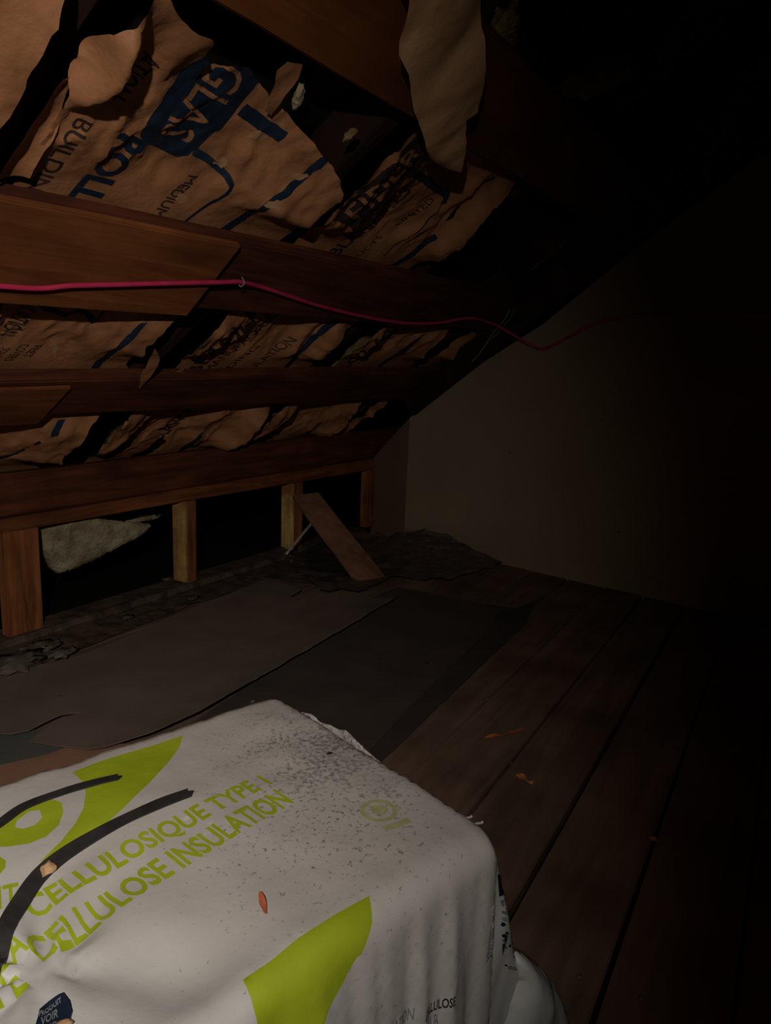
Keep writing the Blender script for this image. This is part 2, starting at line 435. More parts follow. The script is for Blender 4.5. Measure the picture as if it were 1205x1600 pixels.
# ------------------------------------------------------------------ roof
E_DECK = .24
s_r = (ridge_x - RP0[0] + math.sin(ALPHA) * E_DECK) / math.cos(ALPHA)
a0, a1 = roof_pt(-1.25, -1.35, E_DECK), roof_pt(-1.25, s_r, E_DECK)
ceil_pts = [a0, a1, Vector((1.7, -1.25, a1.z - .8)), Vector((1.7, -1.25, a1.z - .76)), a1 + Vector((0, 0, .05)), a0 + Vector((0, 0, .05))]
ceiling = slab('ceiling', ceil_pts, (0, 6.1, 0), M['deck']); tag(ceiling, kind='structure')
# rafters, up the slope between the batts
for i, y in enumerate([.06, .985, 1.955, 2.955, 3.93]):
    c = []
    for s in (-1.1, 1.85 if i == 4 else s_r - .05):
        for (yy, e) in ((y - .03, .075), (y + .03, .075), (y + .03, .22), (y - .03, .22)): c.append(roof_pt(yy, s, e))
    lab = ['dark roof rafter at the upper left edge, running up the slope',
           'dark sloping rafter between the leftmost paper batt and the batt with the blue box',
           'dark sloping rafter seen in the gap right of the batt with the blue box',
           'dark sloping rafter right of the batt lettered BLANKETS',
           'dark sloping rafter left of the last one along the beige end wall'][i]
    if i == 0: continue
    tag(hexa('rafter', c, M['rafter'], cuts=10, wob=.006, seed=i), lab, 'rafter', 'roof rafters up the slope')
# end rafter along the wall top
c = []
for s in (.42, s_r - .05):
    xx = RP0[0] + SD[0] * s
    yb = wall_y(xx) - .012
    for (yy, e) in ((yb - .07, -.10), (yb, -.10), (yb, .2), (yb - .07, .2)): c.append(roof_pt(yy, s, e))
tag(hexa('rafter', c, M['rafter'], cuts=10, wob=.006, seed=9), 'dark sloping rafter running along the top edge of the beige end wall', 'rafter', 'roof rafters up the slope')

# ------------------------------------------------------------------ long horizontal beams under the rafters
BEAMS = []
def beam(name, y0, y1, lo, hi, t, mat, label, e0=0.0, skew=0.0, cuts=16, wob=.006, seed=1, cat='beam', cut_end=0):
    c = []
    for k, y in enumerate((y0, y1)):
        ce = cut_end if k else 0
        for (s, e) in ((lo[k], e0), (hi[k], e0), (hi[k], e0 + t), (lo[k], e0 + t)):
            yy = y + (ce * (1 if s == hi[k] else 0))
            c.append(roof_pt(yy, s, e))
    return tag(hexa(name, c, mat, cuts=cuts, wob=wob, seed=seed, bevel=.006), label, cat, 'long roof beams')
def lin(p, q, y): return p[1] + (q[1] - p[1]) * (y - p[0]) / (q[0] - p[0])
YA = -.6
def edge(p, q, ys): return [lin(p, q, y) for y in ys]
ys = (YA, 4.12)
lo2, hi2 = edge((1.58, .39), (4.74, .481), ys), edge((1.55, .555), (4.44, .79), ys)
hi2[0] = .47
B2S = ((YA, 4.12), lo2, hi2)
beam('roof_beam', ys[0], 4.16, lo2, hi2, .05, M['beam'], 'dark red beam second up from the low stud wall', seed=2)
lo3, hi3 = edge((2.02, 1.045), (3.49, 1.146), ys), edge((1.0, 1.298), (3.67, 1.45), ys)
beam('roof_beam', ys[0], 4.05, lo3, hi3, .05, M['beam'], 'dark red beam the red cable is stapled to', seed=3)
ys4 = (YA, 3.92)
lo4, hi4 = edge((1.22, 1.885), (3.515, 1.995), ys4), edge((1.22, 2.17), (3.515, 2.28), ys4)
beam('roof_beam', ys4[0], 3.92, lo4, hi4, .05, M['beam_mid'], 'highest amber beam, with the paper flap hanging over it', seed=4)
BEAM_S = [(B2S[0], lo2, hi2), (ys, lo3, hi3), (ys4, lo4, hi4)]
# nailed-on scab boards at the left ends
c = []
b_lo = lambda y: lin((2.02, 1.045), (3.49, 1.146), y); b_hi = lambda y: lin((1.0, 1.298), (3.67, 1.45), y)
yt, yl = roof_ys(378, 384, -.02)[0], roof_ys(312, 472, -.02)[0]
for y in ((YA, YA), (yl, yt)):
    for (s_, e) in ((0, -.022), (1, -.022), (1, -.001), (0, -.001)):
        yy = y[s_]; c.append(roof_pt(yy, (b_hi(yy) + .014) if s_ else (b_lo(yy) + (-.005 if True else 0)), e))
tag(hexa('scab_board', c, M['beam_orange'], cuts=12, wob=.002, seed=5, bevel=.004), 'lighter orange board with a slanted end, fixed over the beam behind the red cable', 'board')
c = []
y_e = roof_ys(88, 630, -.01)[0]
for y in (YA, y_e):
    a_, b_ = lin((1.58, .39), (4.74, .481), y), lin((YA, .47), (4.12, hi2[1]), y)
    for (s_, e) in ((a_ - .03, -.014), (b_ - .02, -.014), (b_ - .02, -.001), (a_ - .03, -.001)): c.append(roof_pt(y, s_, e))
tag(hexa('scab_board', c, M['plate'], cuts=10, wob=.002, seed=6, bevel=.003), 'short reddish board fixed over the left end of the second beam up', 'board')

# ------------------------------------------------------------------ low stud wall
y_far = knee(583, 725)[1]
zt0, zt1 = knee(0, 742)[2], knee(583, 672)[2]
zm0, zm1 = knee(0, 812)[2], knee(583, 716)[2]
zb0, zb1 = knee(0, 833)[2], knee(583, 733)[2]
def ext(z0, z1): 
    ya = knee(0, 790)[1]; sl = (z1 - z0) / (y_far - ya); return z0 + sl * (YA - ya), z1
za, zb = ext(zt0, zt1); zc, zd = ext(zm0, zm1); ze, zf = ext(zb0, zb1)
YB = y_far + .0
YW = 4.86; zb = zb + (zb - za) / (YB - YA) * (YW - YB); zd2 = zd + (zd - zc) / (YB - YA) * (YW - YB)
c = [(KX - .07, YA, zc + .006), (KX - .005, YA, zc + .006), (KX - .005, YA, za), (KX - .07, YA, za), (KX - .07, YW, zd2 + .006), (KX - .005, YW, zd2 + .006), (KX - .005, YW, zb), (KX - .07, YW, zb)]
tag(hexa('wall_beam', c, M['beam'], cuts=18, wob=.006, seed=11, bevel=.007), 'lowest dark red beam lying on the top plate of the stud wall', 'beam', 'long roof beams')
c = [(KX - .10, YA, ze), (KX + .006, YA, ze), (KX + .006, YA, zc), (KX - .10, YA, zc), (KX - .10, YB, zf), (KX + .006, YB, zf), (KX + .006, YB, zd), (KX - .10, YB, zd)]
tag(hexa('top_plate', c, M['plate'], cuts=18, wob=.004, seed=12, bevel=.005), 'thin orange-red plate across the tops of the short studs', 'plate')
def stud(x_px0, x_px1, y_bot, y_top, depth, mat_left, mat_right, label, seed):
    a = knee(x_px0, y_bot); b = knee(x_px1, y_bot)
    ya, yb = a[1], b[1]
    zt = lin((YA, ze), (YB, zf), (ya + yb) / 2) - .002
    o = box('stud', KX - depth, KX, ya, yb, .035, zt, mat_right, bevel=.003, cuts=8, wob=.003, seed=seed)
    o.data.materials.append(mat_left)
    for p in o.data.polygons:
        if p.normal.y < -.7: p.material_index = 1
    return tag(o, label, 'stud', 'short wall studs')
stud(16, 70, 1000, 840, .05, M['stud'], M['stud'], 'thick orange-brown stud nearest on the left, under the plate', 21)
stud(293, 308, 925, 795, .10, M['stud_yellow'], M['stud'], 'short stud with a pale yellow side, second from the left', 22)
stud(458, 472, 870, 757, .095, M['stud_yellow'], M['stud'], 'short stud with a pale side beside the leaning plank', 23)
stud(573, 582, 830, 738, .06, M['stud'], M['stud'], 'last short reddish stud beside the brown corner panel', 24)
tag(box('sole_plate', KX - .12, KX + .03, YA, 4.3, .004, .036, M['dirt'], bevel=.006, cuts=24, wob=.008, seed=31), 'dusty dark ledge under the short studs', 'plate')

# ------------------------------------------------------------------ paper-faced insulation
def beam_mask(y, s):
    k = 1.0
    for (yr, lo, hi) in BEAM_S:
        a = lo[0] + (lo[1] - lo[0]) * (y - yr[0]) / (yr[1] - yr[0]); b = hi[0] + (hi[1] - hi[0]) * (y - yr[0]) / (yr[1] - yr[0])
        if s < a: d = a - s
        elif s > b: d = s - b
        else: d = 0
        k = min(k, sstep(.0, .15, d - .005))
    k = min(k, sstep(-.12, .05, s))
    return k
def batt_disp(yl, yr, seed, sag, fold, lift=.062, valley=.0):
    def f(y, s, fold=fold):
        u = min(1.15, max(-.1, (y - yl) / (yr - yl))); k = beam_mask(y, s)
        if valley: e = lift + k * (valley * (sstep(0, .45, u) - .55) - (sag + .45 * valley) * sstep(.5, 1.05, u))
        else: e = lift - sag * max(0, u) ** 1.6 * k - .028 * math.sin(max(0, min(1, u)) * math.pi) * k
        p = Vector((y * 3.2, s * 1.6, seed * 5.3))
        e += k * (.022 * noise.noise(p * 1.4) * fold - .026 * fold * max(0, ridge(p * 2.1 + Vector((3, 1, 0))) - .45) - .016 * fold * max(0, ridge(p * 5.2) - .5) - .007 * fold * max(0, ridge(p * 10.7 + Vector((0, 4, 1))) - .4))
        e += (.15 + .85 * k) * .0028 * noise.noise(Vector((y * 26, s * 26, seed)))
        e = e * k + max(e, .06) * (1 - k)
        return e
    f.smooth = lambda y, s: f(y, s, 0.0)
    return f
def proj(p):
    c_ = RC.T @ (np.array(p) - CAMP); return CXP + FPX * c_[0] / c_[2], CYP + FPX * c_[1] / c_[2]
def settle(pt, disp, e0):
    px, py = proj(roof_pt(pt[0], pt[1], e0)); e = e0
    for _ in range(14):
        y, s = roof_ys(px, py, e); e += .5 * (disp(y, s) - e)
    return roof_ys(px, py, e)
def batt(outline, prints, disp, label, seed, mats, step=.0135, group='paper-faced insulation batts', jag=.012, fluff=True):
    root = empty('insulation_batt')
    tag(root, label, 'insulation', group)
    if fluff:
        sm = getattr(disp, 'smooth', disp)
        outline = [settle(p, sm, .05) for p in densify(outline, .02)]
        for _ in range(3):
            outline = [tuple((np.array(outline[i - 1]) + 2 * np.array(outline[i]) + np.array(outline[(i + 1) % len(outline)])) / 4) for i in range(len(outline))]
        prints = [(mi, [[settle(p, sm, .05) for p in densify(l, .012)] for l in ll]) for k_, mi, ll in [(0, *q) for q in prints]]
    v, f, mi = cdt_sheet(outline, prints, step, jag, seed)
    P = [roof_pt(y, s, disp(y, s)) for y, s in v]
    me = mesh_from('paper_facing', P, [tuple(int(i) for i in t) for t in f], mats, mi)
    o = link('paper_facing', me, root, smooth=True)
    if fluff:
        A = np.array(outline); y0, y1 = A[:, 0].min(), A[:, 0].max(); s0, s1 = A[:, 1].min(), A[:, 1].max()
        nu, ns = 14, 40; vs = []; fs = []
        for lay in (0, 1):
            for i in range(nu + 1):
                for j in range(ns + 1):
                    y = y0 + .30 * (y1 - y0) + .40 * (y1 - y0) * i / nu; s = s0 + .03 + (s1 - s0 - .34) * j / ns
                    e = .185 if lay else max(disp(y, s) + .03, .10)
                    edge_ = min(i, nu - i, j, ns - j)
                    e += (.012 * noise.noise(Vector((y * 15, s * 15, seed + lay)))); e = min(e, .21)
                    if edge_ == 0: e = .13
                    vs.append(roof_pt(y, s, e))
        q = (nu + 1) * (ns + 1)
        for lay in (0, 1):
            for i in range(nu):
                for j in range(ns):
                    a = lay * q + i * (ns + 1) + j; t = (a, a + 1, a + ns + 2, a + ns + 1)
                    fs.append(t if lay else t[::-1])
        me2 = mesh_from('glass_wool', vs, fs, M['fluff']); link('glass_wool', me2, root, smooth=True)
    return root
M['kraft_worn'] = mottled('scuffed_kraft_paper', (.33, .165, .075), (.42, .24, .125), 25, rough=.8, bump=.3)
KM = [M['kraft'], M['ink'], M['ink_dark'], M['kraft_worn']]
def scuff(px, py, rx, ry, sd):
    q = random.Random(sd)
    return (3, [[roof_ys(px + rx * math.cos(t) * q.uniform(.5, 1.2), py + ry * math.sin(t) * q.uniform(.5, 1.2), .05) for t in np.linspace(0, 2 * math.pi, 12)[:-1]]])
def R_(*pts, e=.05): return [roof_ys(px, py, e) for px, py in pts]
DN = lambda y, s, ln: ((y, s), (y, s - ln))

# leftmost batt A
batt([(.18, -.2), (.80, -.2), (.88, .3), (.90, .9), (.955, 1.38), (.945, 1.57), (.915, 1.72), (.93, 1.9), (.2, 1.9)], [], batt_disp(.18, .93, 1, .06, 1.0),
    'kraft paper batt in the top left corner, cut by the frame', 1, KM, step=.02)
# crumpled strip in the gap between the first two batts
batt([(.985, 1.30), (1.06, 1.34), (1.05, 1.48), (1.02, 1.60), (.985, 1.60), (.975, 1.45)], [], lambda y, s: .01 + .03 * math.sin((y - .98) * 30) + .006 * noise.noise(Vector((y * 20, s * 20, 1))),
    'narrow crumpled paper scrap in the dark gap at the left, above the orange board', 2, KM, group='loose paper scraps', fluff=False, jag=.008)

# batt B : blue box GLAS / ROLL / MEDIUM
pb = []
box_loop = [(1.235, 1.545), (1.245, 1.525), (1.265, 1.515), (1.375, 1.505), (1.40, 1.52), (1.412, 1.55), (1.425, 1.90), (1.225, 1.90)]
pb.append((1, [box_loop] + place_text('GLAS', (1.275, 1.775), (1.275, 1.55), (.10, 0), .005)))
pb.append((1, place_text('ROLL', (1.19, 1.52), (1.185, 1.295), (.085, 0), .045)))
pb.append((2, place_text('BUILDING', (1.085, 1.515), (1.085, 1.25), (.042, 0), .015)))
pb.append((2, place_text('ATION', (1.135, 1.705), (1.12, 1.585), (.045, 0), .02)))
pb.append((2, place_text('MEDIUM', (1.432, 1.478), (1.432, 1.315), (.036, 0), .02)))
pb.append((1, [strip(R_((305, 238), (330, 252), (352, 270), (358, 282), (350, 297), (325, 318), (285, 350)), .024, .010)]))
pb.append((1, [strip(R_((377, 168), (440, 210)), .036)]))
pb.append((1, [strip(R_((338, 368), (372, 345), (420, 310), (470, 272), (512, 238)), .034)]))
# lower rows
pb.append((1, [strip(R_((50, 463), (70, 476), (95, 483), (122, 480), (135, 487), (148, 503)), .022)]))
pb.append((1, [strip(R_((147, 503), (182, 462)), .012)]))
pb.append((1, [strip(R_((238, 481), (250, 473)), .05)]))
pb.append((1, [strip(R_((226, 504), (190, 538), (155, 566), (130, 602)), .030, .034)]))
pb.append((1, [strip(R_((96, 655), (82, 678)), .032)]))
pb.append((1, [strip(R_((38, 700), (0, 716), (-40, 735)), .024, .014)]))
pb.append((2, [strip(R_((50, 688), (60, 683)), .02)]))
pb.append((2, place_text('FEET', (1.40, .735), (1.40, .66), (.030, 0), .015)))
pb.append((2, place_text('COVERS', (1.355, .74), (1.355, .635), (.030, 0), .015)))
pb.append((2, place_text('SQUARE', (1.31, .71), (1.31, .62), (.030, 0), .015)))
pb.append((2, place_text('FIBERGLAS', (1.10, 1.04), (1.10, .60), (.12, 0), .02)))
pb.append((2, place_text('INSULATION', (1.27, .97), (1.27, .77), (.05, 0), .02)))
pb += [scuff(403, 206, 14, 9, 1), scuff(208, 168, 18, 9, 2), scuff(345, 252, 12, 8, 3), scuff(285, 310, 14, 8, 4), scuff(425, 312, 16, 7, 5), scuff(465, 270, 14, 6, 6), scuff(85, 545, 5, 14, 7), scuff(165, 582, 10, 8, 8)]
outB = [(1.06, -.19), (1.86, -.19), (1.98, .06), (1.91, .29), (1.88, .55), (1.80, .66), (1.84, .83), (1.83, 1.02), (1.86, 1.2), (1.93, 1.34), (2.00, 1.50), (2.0, 1.59), (1.86, 1.66), (1.70, 1.70), (1.54, 1.745), (1.41, 1.765), (1.34, 1.79),
        (1.30, 1.75), (1.235, 1.76), (1.20, 1.83), (1.14, 1.81), (1.03, 1.86), (1.00, 1.75), (1.00, 1.64), (1.04, 1.52), (1.05, 1.3), (1.04, .9), (1.04, .4)]
dB0 = batt_disp(1.04, 1.90, 2, .10, .8, .07, .05)
def dB(y, s):
    e = dB0(y, s)
    # rolled fold standing along the left edge of the upper bay
    k = beam_mask(y, s)
    if s > 1.3:
        yc = 1.035 + .02 * math.sin(s * 9) + .02 * noise.noise(Vector((s * 7, 0, 1))); d_ = y - yc
        kf = k * sstep(1.52, 1.64, s)
        hh = .06 + .02 * noise.noise(Vector((s * 11, 2, 5)))
        e -= kf * (hh * sstep(-.06, 0, d_) if d_ < 0 else hh * (1 - sstep(0, .03, d_)))
        e += kf * .03 * math.exp(-((d_ - .09) / .05) ** 2)
    if s > 1.66 and y < 1.3: e -= .05 * sstep(1.66, 1.85, s)
    return e
dB.smooth = dB0.smooth
batt(outB, pb, dB, 'large kraft paper batt printed with a navy box and ROLL, MEDIUM, BUILDING', 3, KM)

# batt C : FIBERGLAS / BLANKETS / PRODUCTS LIMITED
pc = []
pc.append((2, [[(2.045, 1.50), (2.16, 1.50), (2.18, 1.95), (2.055, 1.95)]] + place_text('FIBERG', (2.145, 1.535), (2.16, 1.93), (-.075, 0), .012)))
pc.append((1, place_text('BLANKETS', (2.265, 1.355), (2.265, 1.71), (-.066, 0), .02)))
pc.append((2, place_text('PRODUCTS', (2.385, 1.25), (2.385, 1.50), (-.032, 0), .015)))
pc.append((2, place_text('LIMITED', (2.405, 1.565), (2.43, 1.715), (-.034, 0), .015)))
pc.append((1, [strip(R_((640, 262), (697, 302), (690, 316)), .030)]))
pc.append((2, [strip(R_((690, 314), (660, 345), (625, 372), (600, 400)), .010)]))
pc.append((1, [strip(R_((776, 280), (735, 308), (700, 350)), .03, .024)]))
pc.append((1, [strip(R_((684, 372), (650, 395), (610, 418)), .035, .04)]))
pc.append((1, [strip(R_((530, 496), (505, 518), (475, 545), (430, 592)), .036, .036)]))
pc.append((2, place_text('BUILDING', (2.35, .50), (2.37, .82), (-.042, 0), .015)))
pc.append((2, place_text('MANUFACTURED', (2.26, .62), (2.26, 1.10), (-.05, 0), .015)))
pc.append((2, place_text('FIBERGLAS', (2.20, .50), (2.18, 1.10), (-.075, 0), .015)))
pc.append((2, place_text('INSULATION', (2.50, .55), (2.52, .90), (-.05, 0), .012)))
pc.append((2, place_text('ROLL BLANKETS', (2.42, -.15), (2.42, .42), (-.10, 0), .02)))
pc.append((1, [strip(R_((318, 672), (290, 698), (275, 712)), .04)]))
pc += [scuff(606, 322, 9, 6, 11), scuff(588, 335, 8, 5, 12), scuff(480, 590, 14, 6, 13), scuff(320, 680, 10, 6, 14)]
outC = [(2.10, -.19), (2.88, -.19), (3.02, .06), (2.93, .29), (2.88, .58), (2.84, .8), (2.87, 1.06), (2.80, 1.2), (2.71, 1.34), (2.86, 1.58), (2.80, 1.76), (2.77, 1.91), (2.70, 1.965), (2.4, 1.98), (2.04, 1.96), (2.01, 1.6), (2.005, 1.34), (2.03, 1.0), (2.06, .5), (2.08, .2)]
dC0 = batt_disp(2.01, 2.86, 3, .085, 1.1, .075, .11)
def dC(y, s):
    e = dC0(y, s); k = beam_mask(y, s)
    if 2.50 < y: e += k * .030 * math.sin((y - 2.5) * 34 + 6 * noise.noise(Vector((s * 2.2, y * 2, 4)))) * min(1, (y - 2.5) * 5)
    return e
dC.smooth = dC0.smooth
batt(outC, pc, dC, 'kraft paper batt lettered BLANKETS and LIMITED in the middle of the slope', 4, KM)
# curled torn strip in the gap right of B, lower bay
batt(R_((232, 650), (243, 660), (225, 690), (180, 722), (150, 728), (170, 708), (205, 680)), [], lambda y, s: .02 + .006 * noise.noise(Vector((y * 20, s * 20, 1))) - .03 * math.sin(s * 6),
    'thin curled paper sliver hanging in the dark gap above the lowest beam', 5, KM, group='loose paper scraps', fluff=False, jag=.006)
batt(R_((285, 565), (282, 580), (255, 600), (240, 605), (262, 582)), [], lambda y, s: .03 + .006 * noise.noise(Vector((y * 20, s * 20, 1))),
    'small paper scrap in the dark gap just above the second beam up', 15, KM, group='loose paper scraps', fluff=False, jag=.006)
batt(R_((230, 520), (238, 540), (222, 566), (206, 584), (208, 562)), [], lambda y, s: -.015 + .006 * noise.noise(Vector((y * 20, s * 20, 1))) + .2 * (s - .7) ** 2,
    'pointed torn paper tongue hanging off the right edge of the batt below the red cable', 16, KM, group='loose paper scraps', fluff=False, jag=.006)

# batt D
pd = [(1, [strip(R_((660, 520), (630, 545), (585, 578)), .05)]), (1, [strip(R_((500, 655), (470, 690)), .03)]),
      (2, place_text('FIBERGLAS', (3.2, .4), (3.2, 1.05), (-.09, 0), .02))]
outD = [(3.10, -.19), (3.70, -.19), (3.97, .06), (3.79, .34), (3.80, .55), (3.82, .72), (3.73, 1.06), (3.62, 1.17), (3.08, 1.17), (3.05, .9), (3.05, .4)]
batt(outD, pd, batt_disp(3.05, 3.8, 4, .09, 1.1, .08, .10), 'short kraft paper batt with a navy stripe, farthest one that is lit', 6, KM)
outE = [(3.98, -.15), (4.10, -.15), (4.12, .4), (4.08, 1.1), (3.96, 1.12), (3.95, .4)]
batt(outE, [], batt_disp(3.95, 4.2, 5, .05, 1.5), 'narrow brown crumpled batt squeezed against the end wall', 7, KM, step=.02)

# strands and scraps in the open bay below the highest beam
batt(R_((445, 85), (468, 92), (462, 115), (440, 150), (425, 180), (415, 172), (425, 130), (430, 100)), [], lambda y, s: .05 - .12 * (s - 1.7) + .006 * noise.noise(Vector((y * 20, s * 20, 1))),
    'torn brown paper strand hanging just under the highest beam', 8, [M['kraft']], group='loose paper scraps', fluff=False, jag=.005)
def lump(name, center, axes, mat, label, seed, rough=.35, cat='insulation', group=None, sub=3, freq=2.2):
    bm = bmesh.new(); bmesh.ops.create_icosphere(bm, subdivisions=sub, radius=1)
    Ax = [Vector(a) for a in axes]
    for v in bm.verts:
        p = v.co.copy(); k = 1 + rough * fbm(p * freq + Vector((seed, 0, 0)), 4) + .15 * rough * noise.noise(p * 9)
        v.co = Vector(center) + (Ax[0] * p.x + Ax[1] * p.y + Ax[2] * p.z) * k
    me = bpy.data.meshes.new(name); bm.to_mesh(me); bm.free(); me.materials.append(mat); fix_normals(me)
    return tag(link(name, me, None, smooth=True), label, cat, group)
def roof_lump(pa, pb_, wd, th, mat, label, seed, e=.03, **k):
    a = roof_pt(*roof_ys(*pa, e), e); b = roof_pt(*roof_ys(*pb_, e), e)
    ax = (b - a) / 2; n = Vector(RN); sx = ax.cross(n).normalized()
    return lump('glass_wool_tuft', (a + b) / 2, (ax, sx * wd, n * th), mat, label, seed, **k)
G = 'loose glass wool tufts'
roof_lump((472, 133), (460, 172), .013, .010, M['fluff_pale'], 'small pale tuft below the highest beam, left of its fellow', 1, group=G)
roof_lump((558, 201), (537, 220), .012, .010, M['fluff'], 'tiny yellow tuft right of the pale one, below the highest beam', 2, group=G)
roof_lump((868, 152), (1000, 98), .05, .035, M['fluff'], 'dim yellow wool roll at the dark upper right, above the beam end', 3, group=G, e=.06, rough=.55)
roof_lump((800, 10), (765, 105), .05, .03, M['fluff'], 'dim yellow wool tuft right beside the hanging paper flap', 4, group=G, e=.06, rough=.55)
roof_lump((252, 583), (240, 590), .012, .01, M['fluff_pale'], 'tiny white tuft in the dark gap above the second beam up', 6, group=G)

# hanging paper flap over the highest beam
flap_px = [(590, -170), (612, -60), (640, 0), (636, 30), (625, 70), (624, 90), (640, 120), (648, 175), (662, 215), (676, 255), (690, 270), (722, 273), (728, 240), (730, 190), (748, 178), (755, 150), (760, 60), (757, 10), (745, -60), (735, -170)]
EF = -.075
fo = [roof_ys(px, py, EF) for px, py in flap_px]
v, f, mi = cdt_sheet(fo, [], .014, .004, 21)
A = np.array(fo); smin, smax = A[:, 1].min(), A[:, 1].max(); ym = A[:, 0].mean()
P = []
for y, s in v:
    t = (s - smin) / (smax - smin)
    e = EF + .018 * math.exp(-((y - ym + .02) / .07) ** 2) * t - .02 * sstep(.6, 1.0, t) * (y - ym) * 8 + .008 * ridge(Vector((y * 5 + s * 2, s * 2, 2.2))) * .7 + .004 * noise.noise(Vector((y * 16, s * 12, 3)))
    if t < .09: e += .03 * (1 - t / .09) ** 2
    P.append(roof_pt(y, s, e))
me = mesh_from('hanging_paper', P, [tuple(int(i) for i in t) for t in f], [M['kraft_pale']])
tag(link('hanging_paper', me, None, smooth=True), 'pale torn paper flap hanging down over the highest beam', 'paper')

# glass wool seen through the low stud wall
def knee_pt(px, py, x): return Vector(knee(px, py, x))
wp = [knee_pt(px, py, -2.74) for px, py in [(50, 800), (215, 800), (205, 818), (180, 838), (150, 862), (118, 885), (92, 900), (78, 890), (66, 862), (56, 835)]]
WOOL = wp
a, b = knee_pt(250, 806, -2.72), knee_pt(200, 815, -2.72)
lump('glass_wool_tuft', (a + b) / 2, ((b - a) / 2, Vector((0, .0, .012)), Vector((.02, 0, .0))), M['fluff_pale'], 'shreds of pale wool just left of the yellow-sided stud', 9, group=G, rough=.5)

# ------------------------------------------------------------------ red cable
def on_beam3(px, py, e): return roof_pt(*roof_ys(px, py, e), e)
cp = [roof_pt(-.3, 1.02, -.035), roof_pt(.4, 1.05, -.034), on_beam3(0, 447, -.034), on_beam3(120, 446, -.034), on_beam3(250, 443, -.034), on_beam3(345, 441, -.032), on_beam3(378, 441, -.026), on_beam3(420, 452, -.012), on_beam3(500, 478, -.012), on_beam3(580, 497, -.012), on_beam3(640, 505, -.012), on_beam3(690, 504, -.012),
      on_beam3(735, 497, -.012), on_beam3(775, 508, -.04)]
for px, py, d in [(830, 537, .06), (852, 545, .04), (885, 530, .03), (930, 506, .02), (975, 496, .014), (1013, 494, .012), (1060, 492, .012), (1120, 492, .012), (1230, 494, .012)]:
    p = wall_pt(px, py); cp.append(Vector((p[0], p[1] - d, p[2])))
cable = empty('electric_cable'); tag(cable, 'red cable running along the beam and on across the end wall', 'cable')
tube('sheath', cp, .0072, M['cable'], cable, res=8)
def staple(p, ax, n, name='staple'):
    p, ax, n = Vector(p), Vector(ax).normalized(), Vector(n).normalized()
    w_ = .011; pts = [p - ax * w_ - n * .012, p - ax * w_ + n * .006, p - ax * w_ * .6 + n * .011, p + ax * w_ * .6 + n * .011, p + ax * w_ + n * .006, p + ax * w_ - n * .012]
    return tube(name, pts, .0022, M['metal'], cable, res=4)
staple(on_beam3(377, 441, -.028), Vector(SD), -Vector(RN))
q = wall_pt(1013, 494); staple((q[0], q[1] - .012, q[2]), (0, 0, 1), (-.2, -1, 0))

# tan twine dangling at the beam end
def near_wall(px, py, d): p = wall_pt(px, py); return Vector((p[0], p[1] - d, p[2]))
tw = [near_wall(762, 457, .32), near_wall(790, 462, .25), near_wall(808, 470, .2), near_wall(815, 482, .18), near_wall(806, 504, .18), near_wall(790, 522, .18), near_wall(772, 552, .2), near_wall(760, 568, .22)]
tag(tube('twine', tw, .0032, M['twine']), 'thin tan twine dangling at the right end of the beam with the cable', 'twine')
tw2 = [near_wall(812, 476, .17), near_wall(818, 492, .16), near_wall(800, 516, .16), near_wall(783, 535, .17)]
tag(tube('twine', tw2, .0022, M['twine']), 'second, shorter twine strand crossing the red cable near the wall', 'twine')
tw3 = [near_wall(806, 468, .18), near_wall(830, 440, .17), near_wall(850, 425, .17), near_wall(905, 380, .16), near_wall(980, 325, .16)]
tag(tube('twine', tw3, .0018, M['twine']), 'long faint thread running up along the end rafter', 'twine')
a, b = near_wall(786, 461, .24), near_wall(803, 457, .2)
lump('knot', (a + b) / 2, ((b - a) / 2, Vector((0, .012, .0)), Vector((0, 0, .01))), M['twine'], 'tan knot of twine at the far beam end', 4, cat='twine', sub=2)
a, b = near_wall(1024, 291, .16), near_wall(1048, 298, .16)
nail = empty('bent_nail'); tag(nail, 'bent nail catching light at the end of the highest beam', 'nail')
tube('shank', [a, (a + b) / 2 + Vector((0, 0, -.004)), b], .003, M['rafter'], nail, res=4)
tube('head', [b, b + (b - a).normalized() * .006], .009, M['metal'], nail, res=2)

# ------------------------------------------------------------------ sheets on the floor
def floor_sheet(name, px, z, mat, label, th=.005, zfun=None, step=.03, cat='cardboard', group='sheets lying on the floor', seed=1, jag=.004, holes=()):
    ol = [tuple(fl(a, b, z)[:2]) for a, b in px]
    v, f, mi = cdt_sheet(ol, [], step, jag, seed, holes=[[tuple(fl(a, b, z)[:2]) for a, b in h] for h in holes])
    n = len(v); vs = []
    for lay in (0, 1):
        for x, y in v:
            zz = z + (zfun(x, y) if zfun else 0) + .0015 * noise.noise(Vector((x * 5, y * 5, seed))); vs.append((x, y, zz - lay * th))
    fs = [tuple(int(i) for i in t) for t in f] + [tuple(int(i) + n for i in t[::-1]) for t in f]
    cnt = {}
    for t in f:
        for a, b in ((t[0], t[1]), (t[1], t[2]), (t[2], t[0])): cnt[(a, b)] = 1
    for (a, b) in cnt:
        if (b, a) not in cnt: fs.append((int(b), int(a), int(a) + n, int(b) + n))
    me = mesh_from(name, vs, fs, mat); fix_normals(me)
    return tag(link(name, me), label, cat, group)
floor_sheet('felt_sheet', [(700, 935), (805, 950), (838, 938), (820, 975), (592, 1192), (560, 1215), (470, 1160), (560, 1070)], .006, M['felt'], 'blackish felt strip peeking out right of the dark cardboard', th=.004, cat='felt')
floor_sheet('cardboard_sheet', [(590, 930), (622, 917), (690, 930), (788, 950), (762, 985), (640, 1105), (575, 1175), (520, 1230), (250, 1260), (150, 1230), (360, 1090)], .012, M['card_dark'], 'dark grey cardboard sheet lying between the large sheet and the bare planks', th=.005)
